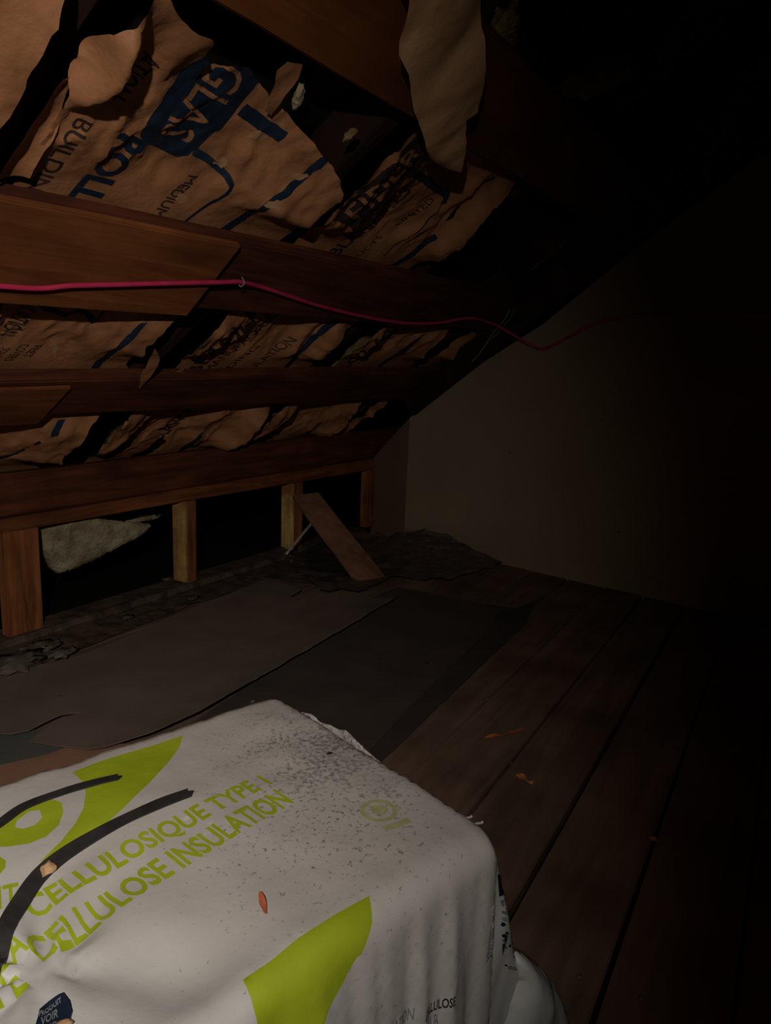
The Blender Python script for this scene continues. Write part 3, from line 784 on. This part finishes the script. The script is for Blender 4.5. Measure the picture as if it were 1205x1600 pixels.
floor_sheet('slate_sheet', [(-60, 1150), (60, 1140), (130, 1160), (90, 1178), (0, 1195), (-60, 1210)], .010, M['card_green'], 'dark slate-grey scrap under the torn corner of the large cardboard', th=.004)
floor_sheet('orange_board', [(-40, 1210), (0, 1196), (75, 1178), (110, 1165), (230, 1160), (220, 1190), (60, 1260), (-40, 1280)], .016, M['card_orange'], 'reddish-brown flat board between the white bag and the large cardboard', th=.008)
E1 = np.array(fl(620, 940, .03)[:2]); E2 = np.array(fl(310, 1125, .03)[:2]); en = np.array([-(E2 - E1)[1], (E2 - E1)[0]]); en /= np.linalg.norm(en)
def czf(x, y):
    d = abs(np.dot(np.array([x, y]) - E1, en)); return .028 * math.exp(-d / .12) 
tear = [(0, 1147), (20, 1148), (45, 1143), (70, 1130), (95, 1118), (130, 1113), (97, 1123), (74, 1136), (45, 1158)]
floor_sheet('cardboard_sheet', [(-60, 1090), (-60, 1070), (30, 1042), (100, 1032), (180, 1003), (270, 962), (350, 930), (420, 903), (445, 912), (472, 921), (454, 932), (462, 938), (478, 934), (490, 926), (545, 933), (600, 940), (619, 941), (530, 995), (420, 1060), (312, 1123), (240, 1152), (165, 1172), (140, 1174), (95, 1168),
             (45, 1159), (74, 1136), (97, 1122), (128, 1113), (95, 1117), (70, 1128), (45, 1142), (20, 1147), (0, 1146), (-60, 1160)], .03, M['card'], 'large grey-brown cardboard sheet with a notched end and a torn near corner', th=.0025, zfun=czf, step=.025)

# rubble on the ledge by the nearest stud
for i, (px, py, r_, lab) in enumerate([(22, 1042, .075, 'flat dusty plaster lump at the left frame edge below the nearest stud'), (62, 1015, .05, 'grey plaster lump at the foot of the nearest stud'), (95, 1022, .035, 'smaller grey plaster lump just right of the nearest stud foot'),
                                       (262, 905, .02, 'small wood chip at the foot of the yellow-sided stud'), (300, 935, .022, 'brown crumb lying before the yellow-sided stud'), (200, 965, .018, 'dark crumb on the ledge midway between the two nearest studs')]):
    p = fl(px, py, .03)
    lump('plaster_lump', (p[0], p[1], .03 + r_ * .2), (Vector((r_, .01, 0)), Vector((-.01, r_ * 1.5, 0)), Vector((0, 0, r_ * .3))), M['plaster'] if i < 3 else M['dirt'], lab, 30 + i, rough=.7, freq=3.1, cat='rubble', group='rubble along the ledge')
# dusty strip of floor debris in front of the ledge
ol = [tuple(fl(a, b, .01)[:2]) for a, b in [(-40, 1035), (0, 1012), (100, 985), (270, 930), (440, 872), (560, 850), (600, 868), (520, 915), (430, 905), (300, 945), (160, 1000), (60, 1045), (-40, 1075)]]
v, f, mi = cdt_sheet(ol, [], .03, .01, 55)
me = mesh_from('dust', [(x, y, .010 + .012 * max(0, fbm(Vector((x * 7, y * 7, 1)))) ) for x, y in v], [tuple(int(i) for i in t) for t in f], M['dirt'])
tag(link('dust', me, None, smooth=True), 'dark dust and debris along the foot of the stud wall', 'dust', kind='stuff')

# leaning plank
lo_p = Vector(fl(577, 908, .02)); hi_p = Vector(knee(474, 775, -2.56))
ax = (hi_p - lo_p).normalized(); wd = Vector((.55, .835, 0)); wd = (wd - ax * wd.dot(ax)).normalized(); nn = ax.cross(wd).normalized()
c = []
for p in (lo_p - ax * .0, hi_p):
    for a_, b_ in ((-.075, -.012), (.10, -.012), (.10, .012), (-.075, .012)): c.append(p + wd * a_ + nn * b_)
dz_ = min(p[2] for p in c[:4])
c = [p + Vector((0, 0, .006 - dz_)) for p in c]
tag(hexa('leaning_plank', c, M['lean'], cuts=6, wob=.002, bevel=.003, seed=41), 'reddish plank leaning from the floor up against the low stud wall', 'plank')

# clear plastic film crumpled in the corner
ol = [tuple(fl(a, b, .02)[:2]) for a, b in [(430, 862), (470, 900), (500, 925), (560, 932), (610, 905), (700, 912), (770, 890), (786, 882), (700, 862), (640, 853), (590, 850), (560, 846), (500, 852)]]
ol = [(x, min(y, wall_y(x) - .03)) for x, y in ol]
v, f, mi = cdt_sheet(ol, [], .02, .008, 61)
P = []
bd = (hi_p - lo_p)
for x, y in v:
    dwall = max(0, wall_y(x) - .03 - y)
    z = .02 + .20 * math.exp(-dwall / .16) * sstep(-1.45, -2.15, x)
    # draped over the leaning plank
    t = ((x - lo_p.x) * bd.x + (y - lo_p.y) * bd.y) / (bd.x ** 2 + bd.y ** 2)
    off = ((x - lo_p.x) * bd.y - (y - lo_p.y) * bd.x) / math.hypot(bd.x, bd.y)
    damp = 1 - math.exp(-(off / .15) ** 2) * (1 if -.15 < t < 1.1 else 0)
    z += .022 * max(0, ridge(Vector((x * 6, y * 6, 2))) - .1) + .012 * fbm(Vector((x * 14, y * 14, 5)))
    P.append((x, y, max(.03 + (z - .02) * damp, .028)))
me = mesh_from('plastic_film', P, [tuple(int(i) for i in t) for t in f], M['film'])
tag(link('plastic_film', me, None, smooth=True), 'crumpled clear plastic film heaped in the corner and over the leaning plank', 'plastic')
# rolled edge of the film, its glint painted as a paler colour
tag(tube('plastic_roll', [Vector(knee(447, 866, -2.38)), Vector(knee(470, 838, -2.38)), Vector(knee(492, 812, -2.40))], .008, M['clear_roll'], res=6), 'thin rolled strip of clear plastic standing before the leaning plank', 'plastic')

def pillow(name, pts3, nrm, th, mat, parent, step=.012, seed=2, fold=1.0, mats=None, prints=()):
    o3 = Vector(pts3[0]); ux = (Vector((0, 0, 1)).cross(Vector(nrm))).normalized(); uy = Vector(nrm).cross(ux).normalized(); n = Vector(nrm).normalized()
    ol = [((Vector(p) - o3).dot(ux), (Vector(p) - o3).dot(uy)) for p in pts3]
    pl = [(mi, [[((Vector(p) - o3).dot(ux), (Vector(p) - o3).dot(uy)) for p in l] for l in ll]) for mi, ll in prints]
    v, f, mi = cdt_sheet(ol, pl, step, 0, seed); OL = np.array(densify(ol, step))
    vs = []
    for lay in (1, -1):
        for x, y in v:
            d = np.min(np.hypot(OL[:, 0] - x, OL[:, 1] - y)); k = math.sqrt(max(0, min(1, d / th / 1.4)) * (2 - min(1, d / th / 1.4)))
            if d < 1e-4: k = 0
            off = lay * th * k + k * fold * (.012 * noise.noise(Vector((x * 16, y * 7, seed))) + .004 * noise.noise(Vector((x * 40, y * 18, seed))))
            vs.append(o3 + ux * x + uy * y + n * off)
    nv = len(v)
    fs = [tuple(int(i) for i in t) for t in f] + [tuple(int(i) + nv for i in t[::-1]) for t in f]
    me = mesh_from(name, vs, fs, mats or mat, np.concatenate([mi, mi]))
    bm = bmesh.new(); bm.from_mesh(me); bmesh.ops.remove_doubles(bm, verts=bm.verts, dist=.0002); bmesh.ops.recalc_face_normals(bm, faces=bm.faces); bm.to_mesh(me); bm.free()
    return link(name, me, parent, smooth=True)
# ------------------------------------------------------------------ insulation bag
BF = np.array([-.772, .981]); BA = np.array([-.305, -.952]); BB = np.array([.952, -.305])
BA /= np.linalg.norm(BA); BB /= np.linalg.norm(BB)
BT, BW, BL, BR = .523, .528, .92, .032
def bag_aq(px, py):
    """print coordinates on the bag: a along the bag, q across the top and on down the front"""
    p = fl(px, py, BT); a, b = np.dot(p[:2] - BF, BA), np.dot(p[:2] - BF, BB)
    if b <= BW - BR: return (a, b)
    n3 = (BB[0], BB[1], 0); o3 = (*(BF + BB * BW), 0)
    p2 = on_plane(px, py, o3, n3); a2 = np.dot(p2[:2] - BF, BA); z = p2[2]
    qarc = (BW - BR) + BR * math.pi / 2
    if z < BT - BR: return (a2, qarc + (BT - BR - z))
    t = min(1, max(0, (b - (BW - BR)) / (1.2 * BR))); 
    return (a if z > BT - BR / 2 else a2, BW - BR + BR * math.pi / 2 * t)
# closed profile across: q -> (b, z)
PROF = []
BK = .014
def arc(cb, cz, a0, a1, r=None):
    r = r or BR; return [(cb + r * math.cos(t), cz + r * math.sin(t)) for t in np.linspace(a0, a1, 9)]
pf = [(BK, BT)] + [(BW - BR, BT)] + arc(BW - BR, BT - BR, math.pi / 2, 0)[1:] + [(BW, .03 + BR)] + arc(BW - BR, .03 + BR, 0, -math.pi / 2)[1:] + [(BK, .03)] + arc(BK, .03 + BK, -math.pi / 2, -math.pi, BK)[1:] + [(0, BT - BK)] + arc(BK, BT - BK, math.pi, math.pi / 2, BK)[1:]
pf = np.array(pf); seg = np.linalg.norm(np.diff(pf, axis=0), axis=1); cum = np.concatenate([[0], np.cumsum(seg)]) + BK
QTOT = cum[-1] - BK
def prof(q):
    qq = BK + ((q - BK) % QTOT)
    return np.interp(qq, cum, pf[:, 0]), np.interp(qq, cum, pf[:, 1])
CB, CZ = BW / 2, (BT + .03) / 2
def bag_map(a, q):
    b, z = prof(q)
    RE = .010 + .012 * sstep(BW - .12, BW, b)
    # ends: round over, then close towards the middle
    def end(t):      # t = distance past the start of the rounding
        if t <= 0: return 0, 0
        th = t / RE
        if th < math.pi / 2: return RE * math.sin(th), RE * (1 - math.cos(th))
        return RE, RE + (t - RE * math.pi / 2)
    fa, ia = end(RE - a) if a < RE else (0, 0)
    fb_, ib = end(a - (BL - RE)) if a > BL - RE else (0, 0)
    aa = a
    if a < RE: aa = RE - fa
    if a > BL - RE: aa = BL - RE + fb_
    i_ = max(ia, ib)
    half = .24
    k = max(0.0, 1 - i_ / half)
    b2, z2 = CB + (b - CB) * k, CZ + (z - CZ) * k
    # ---- soft shape
    nb, nz = 0., 0.
    on_top = sstep(BT - .06, BT - .005, z); on_front = sstep(BW - .06, BW - .005, b)
    d = .006 * noise.noise(Vector((a * 5, q * 5, 3)))
    h_ = BT - z
    folds = (.0065 * noise.noise(Vector((a * 24, h_ * 1.6, 8))) + .0035 * noise.noise(Vector((a * 55, h_ * 2.5, 2)))) * sstep(-.005, .10, h_)
    bulge = .018 * math.sin(min(1, max(0, h_ / .5)) * math.pi)
    dt = d + .002 * noise.noise(Vector((a * 18, q * 18, 1)))
    # gathered crumple toward the near-left
    c1 = np.array([.515, .35]); rr = math.hypot(a - c1[0], q - c1[1]); ang = math.atan2(q - c1[1], a - c1[0])
    cr = math.exp(-(rr / .14) ** 2)
    dt += cr * (-.022 + .006 * math.sin(ang * 7 + 5 * noise.noise(Vector((a * 6, q * 6, 0)))) * min(1, rr / .03))
    dt -= .016 * math.exp(-(((a - .42) / .07) ** 2 + ((q - .46) / .05) ** 2))
    b2 += on_front * (folds * (1.4 + 1.8 * sstep(.45, .1, a)) + bulge + d) ; z2 += on_top * dt
    b2 += (1 - on_front) * sstep(.06, .005, b) * (-.006 * noise.noise(Vector((a * 20, z * 3, 4))))
    # gentle drop of the long edge toward the near end
    p = BF + BA * aa + BB * b2
    return Vector((p[0], p[1], max(z2, .014)))
prints = []
def loop_px(*pts): return [bag_aq(*p) for p in pts]
GI, GP, NI, GR, HO = 1, 2, 3, 4, 5
# leaf by the logo
prints.append((GI, [loop_px((112, 1206), (150, 1192), (200, 1176), (245, 1162), (286, 1149), (281, 1165), (262, 1192), (235, 1222), (200, 1256), (160, 1290), (115, 1318), (62, 1342), (95, 1312), (118, 1285), (131, 1262), (134, 1240), (128, 1222))]))
# round letter of the logo
prints.append((GI, [loop_px((-30, 1300), (0, 1280), (25, 1263), (55, 1252), (80, 1250), (96, 1256), (99, 1270), (92, 1288), (72, 1306), (45, 1317), (15, 1321), (-30, 1322)), loop_px((26, 1284), (45, 1270), (62, 1267), (66, 1278), (55, 1289), (36, 1295), (24, 1293))]))
prints.append((GI, [loop_px((-30, 1340), (0, 1336), (9, 1342), (8, 1352), (-2, 1362), (-30, 1375))]))
# big leaf on the front edge
prints.append((GI, [loop_px((378, 1518), (420, 1494), (465, 1464), (520, 1430), (574, 1400), (575, 1425), (568, 1455), (552, 1490), (530, 1525), (500, 1565), (478, 1605), (440, 1680), (360, 1680), (392, 1605), (398, 1575), (394, 1545))]))
def bag_text(txt, p0, p1, h, mi, bold=.02):
    a0, a1 = np.array(bag_aq(*p0)), np.array(bag_aq(*p1)); t = a1 - a0; t /= np.linalg.norm(t)
    up = np.array([t[1], -t[0]]); up = up if up[1] < 0 else -up
    prints.append((mi, place_text(txt, a0, a1, up * h, bold)))
bag_text('CELLULOSIQUE TYPE 1', (55, 1418), (432, 1227), .041, GI, .03)
bag_text('CELLULOSE INSULATION', (60, 1479), (461, 1251), .042, GI, .03)
bag_text('ISOLANT', (-150, 1450), (30, 1400), .036, GI)
bag_text('OULA', (-50, 1512), (45, 1462), .038, GI)
bag_text('TYPE', (-70, 1590), (45, 1510), .040, GI)
# worn emblem with a word under it
ea, eq = bag_aq(592, 1268)
circ = lambda r, n=18: [(ea + r * math.cos(t), eq + r * math.sin(t)) for t in np.linspace(0, 2 * math.pi, n + 1)[:-1]]
prints.append((GP, [circ(.026), circ(.019), [(ea - .012, eq - .01), (ea + .004, eq - .014), (ea + .012, eq), (ea, eq + .012), (ea - .014, eq + .006)]]))
prints.append((GP, [strip([bag_aq(600, 1298), bag_aq(640, 1283)], .012)]))
# small dark print on the front
bag_text('CELLULOSE', (648, 1584), (691, 1553), .013, HO, .03)
bag_text('ISOLATION', (585, 1620), (636, 1584), .016, GR, .02)
bag_text('25 LB', (650, 1612), (672, 1592), .02, GR, .01)
fa_ = lambda px, py: bag_aq(px, py)
# upright line of small print by the far corner
a0, a1 = np.array(fa_(775, 1402)), np.array(fa_(757, 1492))
a0, a1 = np.array([.020, a0[1]]), np.array([.034, a1[1]])
prints.append((GR, place_text('ISOLANT CELLULOSIQUE', a0, a1, np.array([-.014, 0]), .03)))
# puncture
ha, hq = bag_aq(515, 1177)
prints.append((HO, [[(ha + .006 * math.cos(t), hq + .004 * math.sin(t)) for t in np.linspace(0, 2 * math.pi, 11)[:-1]]]))
bag = empty('insulation_bag'); tag(bag, 'white plastic bag of cellulose insulation with lime green print and black straps', 'bag')
CAPW = .24
dom = [(-CAPW, -.35), (BL + CAPW, -.35), (BL + CAPW, QTOT - .35), (-CAPW, QTOT - .35)]
# keep prints inside the domain of the long sides
def clip_loop(l): return [(min(BL + .02, max(.002, a)), q) for a, q in l]
prints2 = [(mi, [clip_loop(l) for l in ll]) for mi, ll in prints]
v, f, mi = cdt_sheet(dom, prints2, .0115, 0, 71)
P = [bag_map(a, q) for a, q in v]
me = mesh_from('bag_film', P, [tuple(int(i) for i in t) for t in f], [M['bag'], M['green'], M['green_pale'], M['navy'], M['grey_print'], M['hole']], mi)
bmx = bmesh.new(); bmx.from_mesh(me); bmesh.ops.remove_doubles(bmx, verts=bmx.verts, dist=.0004); bmesh.ops.recalc_face_normals(bmx, faces=bmx.faces); bmx.to_mesh(me); bmx.free()
bag_film = link('bag_film', me, bag, smooth=True)
bag_tree = BVHTree.FromPolygons([p.co.copy() for p in me.vertices], [tuple(p.vertices) for p in me.polygons])
def drop(p): 
    h, n, *_ = bag_tree.ray_cast(Vector((p[0], p[1], .8)), Vector((0, 0, -1))); return (h.z if h else BT)
def ribbon(name, cpx, wpx_m, mat, parent, lift=.0022):
    pts = [Vector(fl(px, py, BT)) for px, py in cpx]
    P2 = [pts[0] * 2 - pts[1]] + pts + [pts[-1] * 2 - pts[-2]]; path = []
    for i in range(1, len(P2) - 2):
        for k in range(8):
            t = k / 8; a, b, c_, d = P2[i - 1], P2[i], P2[i + 1], P2[i + 2]
            path.append(.5 * ((2 * b) + (-a + c_) * t + (2 * a - 5 * b + 4 * c_ - d) * t * t + (-a + 3 * b - 3 * c_ + d) * t ** 3))
    path.append(pts[-1]); vs = []; fs = []; nw = 5
    for i, p in enumerate(path):
        tg = path[min(i + 1, len(path) - 1)] - path[max(0, i - 1)]; n = Vector((-tg.y, tg.x, 0)).normalized()
        for k in range(nw):
            q = p + n * wpx_m * (k / (nw - 1) - .5)
            if i == len(path) - 1: q += tg.normalized() * (.004 * ((k * 7) % 3 - 1))
            z = drop(q); vs.append((q.x, q.y, z + lift))
    o_ = len(vs); vs += [(x, y, z - lift * .9) for x, y, z in vs]
    for i in range(len(path) - 1):
        for k in range(nw - 1):
            a = i * nw + k; fs.append((a, a + 1, a + nw + 1, a + nw)); fs.append((o_ + a, o_ + a + nw, o_ + a + nw + 1, o_ + a + 1))
        for k in (0, nw - 1):
            a = i * nw + k; fs.append((a, a + nw, o_ + a + nw, o_ + a))
    for i in (0, len(path) - 1):
        for k in range(nw - 1):
            a = i * nw + k; fs.append((a, a + 1, o_ + a + 1, o_ + a))
    me = mesh_from(name, vs, fs, mat); fix_normals(me); return link(name, me, parent, smooth=False)
s1 = ribbon('black_strap', [(-60, 1325), (0, 1288), (40, 1262), (100, 1240), (150, 1225), (187, 1215)], .016, M['black'], bag)
s2 = ribbon('black_strap', [(-30, 1530), (0, 1452), (25, 1405), (60, 1360), (110, 1323), (170, 1292), (240, 1262), (299, 1240)], .020, M['black'], bag)
# wool slab sagging behind the top plate
wo = pillow('glass_wool_tuft', WOOL, (1, -.35, -.2), .03, M['fluff_pale'], None, step=.014, seed=14, fold=1.6)
tag(wo, 'pale wool sagging behind the top plate, right of the nearest stud', 'insulation', G)
# torn navy sticker on the near-left crumple
def patch(name, px, mat, parent, lift=.002, step=.006, jag=.0):
    ol = [tuple(fl(a, b, BT)[:2]) for a, b in px]; v, f, mi = cdt_sheet(ol, [], step, jag, 5); n = len(v)
    vs = [(x, y, drop((x, y)) + lift) for x, y in v]; vs += [(x, y, z - lift * .8) for x, y, z in vs]
    fs = [tuple(int(i) for i in t) for t in f] + [tuple(int(i) + n for i in t[::-1]) for t in f]
    ed = {}
    for t in f:
        for a, b in ((t[0], t[1]), (t[1], t[2]), (t[2], t[0])): ed[(a, b)] = 1
    for (a, b) in ed:
        if (b, a) not in ed: fs.append((int(b), int(a), int(a) + n, int(b) + n))
    me = mesh_from(name, vs, fs, mat); fix_normals(me); return link(name, me, parent)
st = patch('sticker', [(58, 1562), (60, 1550), (75, 1538), (98, 1534), (108, 1548), (112, 1565), (108, 1580), (100, 1610), (50, 1640), (20, 1640), (35, 1600), (50, 1590)], M['navy'], bag, lift=.003)
st['label'] = 'dark navy torn sticker'
def sticker_text(txt, p0, p1, h):
    A0, A1 = np.array(fl(*p0, BT)[:2]), np.array(fl(*p1, BT)[:2]); t = A1 - A0; t /= np.linalg.norm(t); up = np.array([-t[1], t[0]]) 
    ll = place_text(txt, A0, A1, up * h, .02); vs = []; fs = []
    for l in ll: pass
    A = np.array([p for l in ll for p in l]); mn, mx_ = A.min(0) - .001, A.max(0) + .001
    v, f, mi = cdt_sheet([(mn[0], mn[1]), (mx_[0], mn[1]), (mx_[0], mx_[1]), (mn[0], mx_[1])], [(1, ll)], .004, 0, 3)
    f = f[mi == 1]
    me = mesh_from('lettering', [(x, y, drop((x, y)) + .0042) for x, y in v], [tuple(int(i) for i in t_) for t_ in f], M['grey_print']); 
    bm = bmesh.new(); bm.from_mesh(me); bmesh.ops.delete(bm, geom=[q for q in bm.verts if not q.link_faces], context='VERTS'); bm.to_mesh(me); bm.free()
    link('lettering', me, st)
sticker_text('PRODUIT', (60, 1564), (96, 1550), .007)
sticker_text('VOIR', (62, 1580), (90, 1572), .011)
sticker_text('VO', (68, 1597), (88, 1592), .011)
p = fl(93, 1590, BT); z = drop(p)
lump('foam_smear', (p[0], p[1], z + .004), (Vector((.003, .011, 0)), Vector((.006, -.002, 0)), Vector((0, 0, .004))), M['tan_scrap'], None, 3, sub=2, cat=None).parent = bag
# flap of surplus film at the far lower corner
fn = Vector((BB[0], BB[1], 0)); fo3 = (*(BF + BB * (BW - .02)), 0)
def fp(px, py): return Vector(on_plane(px, py, fo3, tuple(fn)))
fr = random.Random(12); fin_prints = [(1, [[fp(772, 1362), fp(783, 1366), fp(785, 1393), fp(774, 1397)]]), (1, [[fp(781, 1452), fp(785, 1452), fp(781, 1472), fp(777, 1488), fp(776, 1470)]])]
for _ in range(26):
    yy = fr.uniform(1404, 1545); lim = 781 + (yy - 1360) * .13; xx = fr.uniform(776 + max(0, yy - 1480) * .25, lim + max(0, yy - 1485) * .35); rr = fr.uniform(1.6, 4.2)
    fin_prints.append((2 if fr.random() < .7 else 1, [[fp(xx + rr * math.cos(t) * fr.uniform(.6, 1.3), yy + rr * math.sin(t) * fr.uniform(.6, 1.3)) for t in np.linspace(0, 2 * math.pi, 8)[:-1]]]))
pillow('corner_fin', [fp(745, 1318), fp(771, 1322), fp(780, 1366), fp(789, 1410), fp(795, 1450), fp(800, 1484), fp(815, 1515), fp(832, 1550), fp(836, 1580), fp(815, 1590), fp(796, 1572), fp(782, 1600), fp(770, 1660), fp(745, 1660)], tuple(fn), .010, None, bag, step=.006,
       mats=[M['bag'], M['navy'], M['grey_print']], prints=fin_prints, fold=.6)
pillow('film_bulge', [fp(798, 1482), fp(822, 1493), fp(848, 1515), fp(868, 1545), fp(876, 1580), fp(874, 1630), fp(862, 1720), fp(820, 1760), fp(786, 1700), fp(778, 1620), fp(790, 1560), fp(800, 1525)], tuple(fn), .04, M['bag'], bag, step=.010, seed=6, fold=1.2)
# ragged edge of film sticking up along the far end
rg = [(470, 1112), (487, 1116), (500, 1128), (516, 1133), (530, 1140), (541, 1141), (552, 1152), (570, 1170), (585, 1183), (600, 1195), (590, 1196), (560, 1178), (530, 1158), (500, 1138), (480, 1122)]
P = []
vv, ff = [], []
ro = (*(BF + np.array([0, 0])), 0)
rpn = tuple(np.append(BA, 0)); 
pts3 = [Vector(on_plane(a, b, (*(BF - BA * .012), 0), rpn)) for a, b in rg]
pillow('ragged_edge', pts3, rpn, .003, M['bag'], bag, step=.006, seed=8, fold=.3)
for k, (px, py) in enumerate([(735, 1279), (752, 1288)]):
    a = Vector(on_plane(px - 14, py + 2, (*(BF - BA * .004), 0), rpn)); b = Vector(on_plane(px, py, (*(BF - BA * .004), 0), rpn))
    tube('film_shred', [a + Vector((0, 0, -.012)), a, (a + b) / 2 + Vector((0, 0, .002)), b + Vector((0, 0, .002)), b + Vector((.002, 0, .005))], .0016, M['bag'], bag, res=5)

# ------------------------------------------------------------------ scraps
def curl(name, pts, wdt, mat, label, cat, group=None):
    P = [Vector(p) for p in pts]; P = [P[0] * 2 - P[1]] + P + [P[-1] * 2 - P[-2]]; path = []
    for i in range(1, len(P) - 2):
        for k in range(6):
            t = k / 6; a, b, c_, d = P[i - 1], P[i], P[i + 1], P[i + 2]
            path.append(.5 * ((2 * b) + (-a + c_) * t + (2 * a - 5 * b + 4 * c_ - d) * t * t + (-a + 3 * b - 3 * c_ + d) * t ** 3))
    path.append(P[-2]); vs = []; fs = []; n = len(path)
    for i, p in enumerate(path):
        tg = (path[min(i + 1, n - 1)] - path[max(0, i - 1)]); sx = Vector((-tg.y, tg.x, 0)).normalized(); sx = (sx + Vector((0, 0, .5 * math.sin(i * .4)))).normalized()
        w_ = wdt * (.35 + .65 * math.sin(math.pi * (i + .5) / n))
        for lay in (0, .0015):
            vs += [p + sx * w_ / 2 + Vector((0, 0, lay)), p - sx * w_ / 2 + Vector((0, 0, lay))]
    for i in range(n - 1):
        a = i * 4; b = a + 4
        fs += [(a + 2, a + 3, b + 3, b + 2), (a + 1, a, b, b + 1), (a, a + 2, b + 2, b), (a + 3, a + 1, b + 1, b + 3)]
    fs += [(0, 1, 3, 2), (4 * n - 4, 4 * n - 2, 4 * n - 1, 4 * n - 3)]
    me = mesh_from(name, vs, fs, mat); fix_normals(me); return tag(link(name, me), label, cat, group)
F3 = lambda px, py, z: Vector(fl(px, py, z))
GS = 'wood shavings about the place'
curl('wood_shaving', [F3(757, 1153, .004), F3(772, 1149, .012), F3(790, 1148, .018), F3(806, 1143, .014), F3(820, 1137, .006)], .014, M['red_shaving'], 'long wavy wood shaving on the planks right of the dark sheet', 'shaving', GS)
curl('wood_shaving', [F3(808, 1210, .006), F3(815, 1213, .010), F3(823, 1219, .006), F3(833, 1224, .004)], .020, M['shaving'], 'short orange shaving on the planks beyond the bag corner', 'shaving', GS)
curl('wood_shaving', [F3(1014, 1308, .005), F3(1023, 1311, .009), F3(1033, 1315, .004)], .012, M['red_shaving'], 'dim reddish shaving alone on the dark planks at right', 'shaving', GS)
def on_bag(px, py, up): p = fl(px, py, BT); return Vector((p[0], p[1], drop(p) + up))
curl('wood_shaving', [on_bag(406, 1396, .004), on_bag(410, 1412, .005), on_bag(415, 1429, .004)], .007, M['red_shaving'], 'red wood splinter lying on the white bag', 'shaving', GS)
p = on_bag(76, 1352, .005)
lump('foam_crumb', p, (Vector((.009, 0, 0)), Vector((0, .010, 0)), Vector((0, 0, .006))), M['tan_scrap'], 'tan crumb on the edge of the longer black strap', 5, rough=.6, cat='crumb', sub=2)
for k, (px, py, r_, mt, lab) in enumerate([(762, 1093, .006, 'plaster', 'tiny pale crumb in the plank joint above the long shaving'), (799, 1192, .004, 'plaster', 'speck of grit on the planks left of the short orange shaving'), (667, 1036, .008, 'hole', 'small dark crumb on the dark cardboard'), (395, 1096, .008, 'plaster', 'pale crumb in the gap beside the far bag corner'),
                                          (94, 1088, .005, 'plaster', 'pale speck on the large cardboard near its left end'), (905, 1525, .005, 'plaster', 'faint speck of grit on the planks right of the bag'), (1003, 1560, .006, 'plaster', 'faint speck at the lower right of the planks')]):
    zz = {3: .012, 4: .030}.get(k, .012 if k == 2 else .0)
    p = fl(px, py, zz + .003)
    lump('grit', (p[0], p[1], zz + r_ * .4), (Vector((r_, 0, 0)), Vector((0, r_ * 1.2, 0)), Vector((0, 0, r_ * .6))), M[mt], lab, 50 + k, cat='grit', group='grit and crumbs', sub=2)
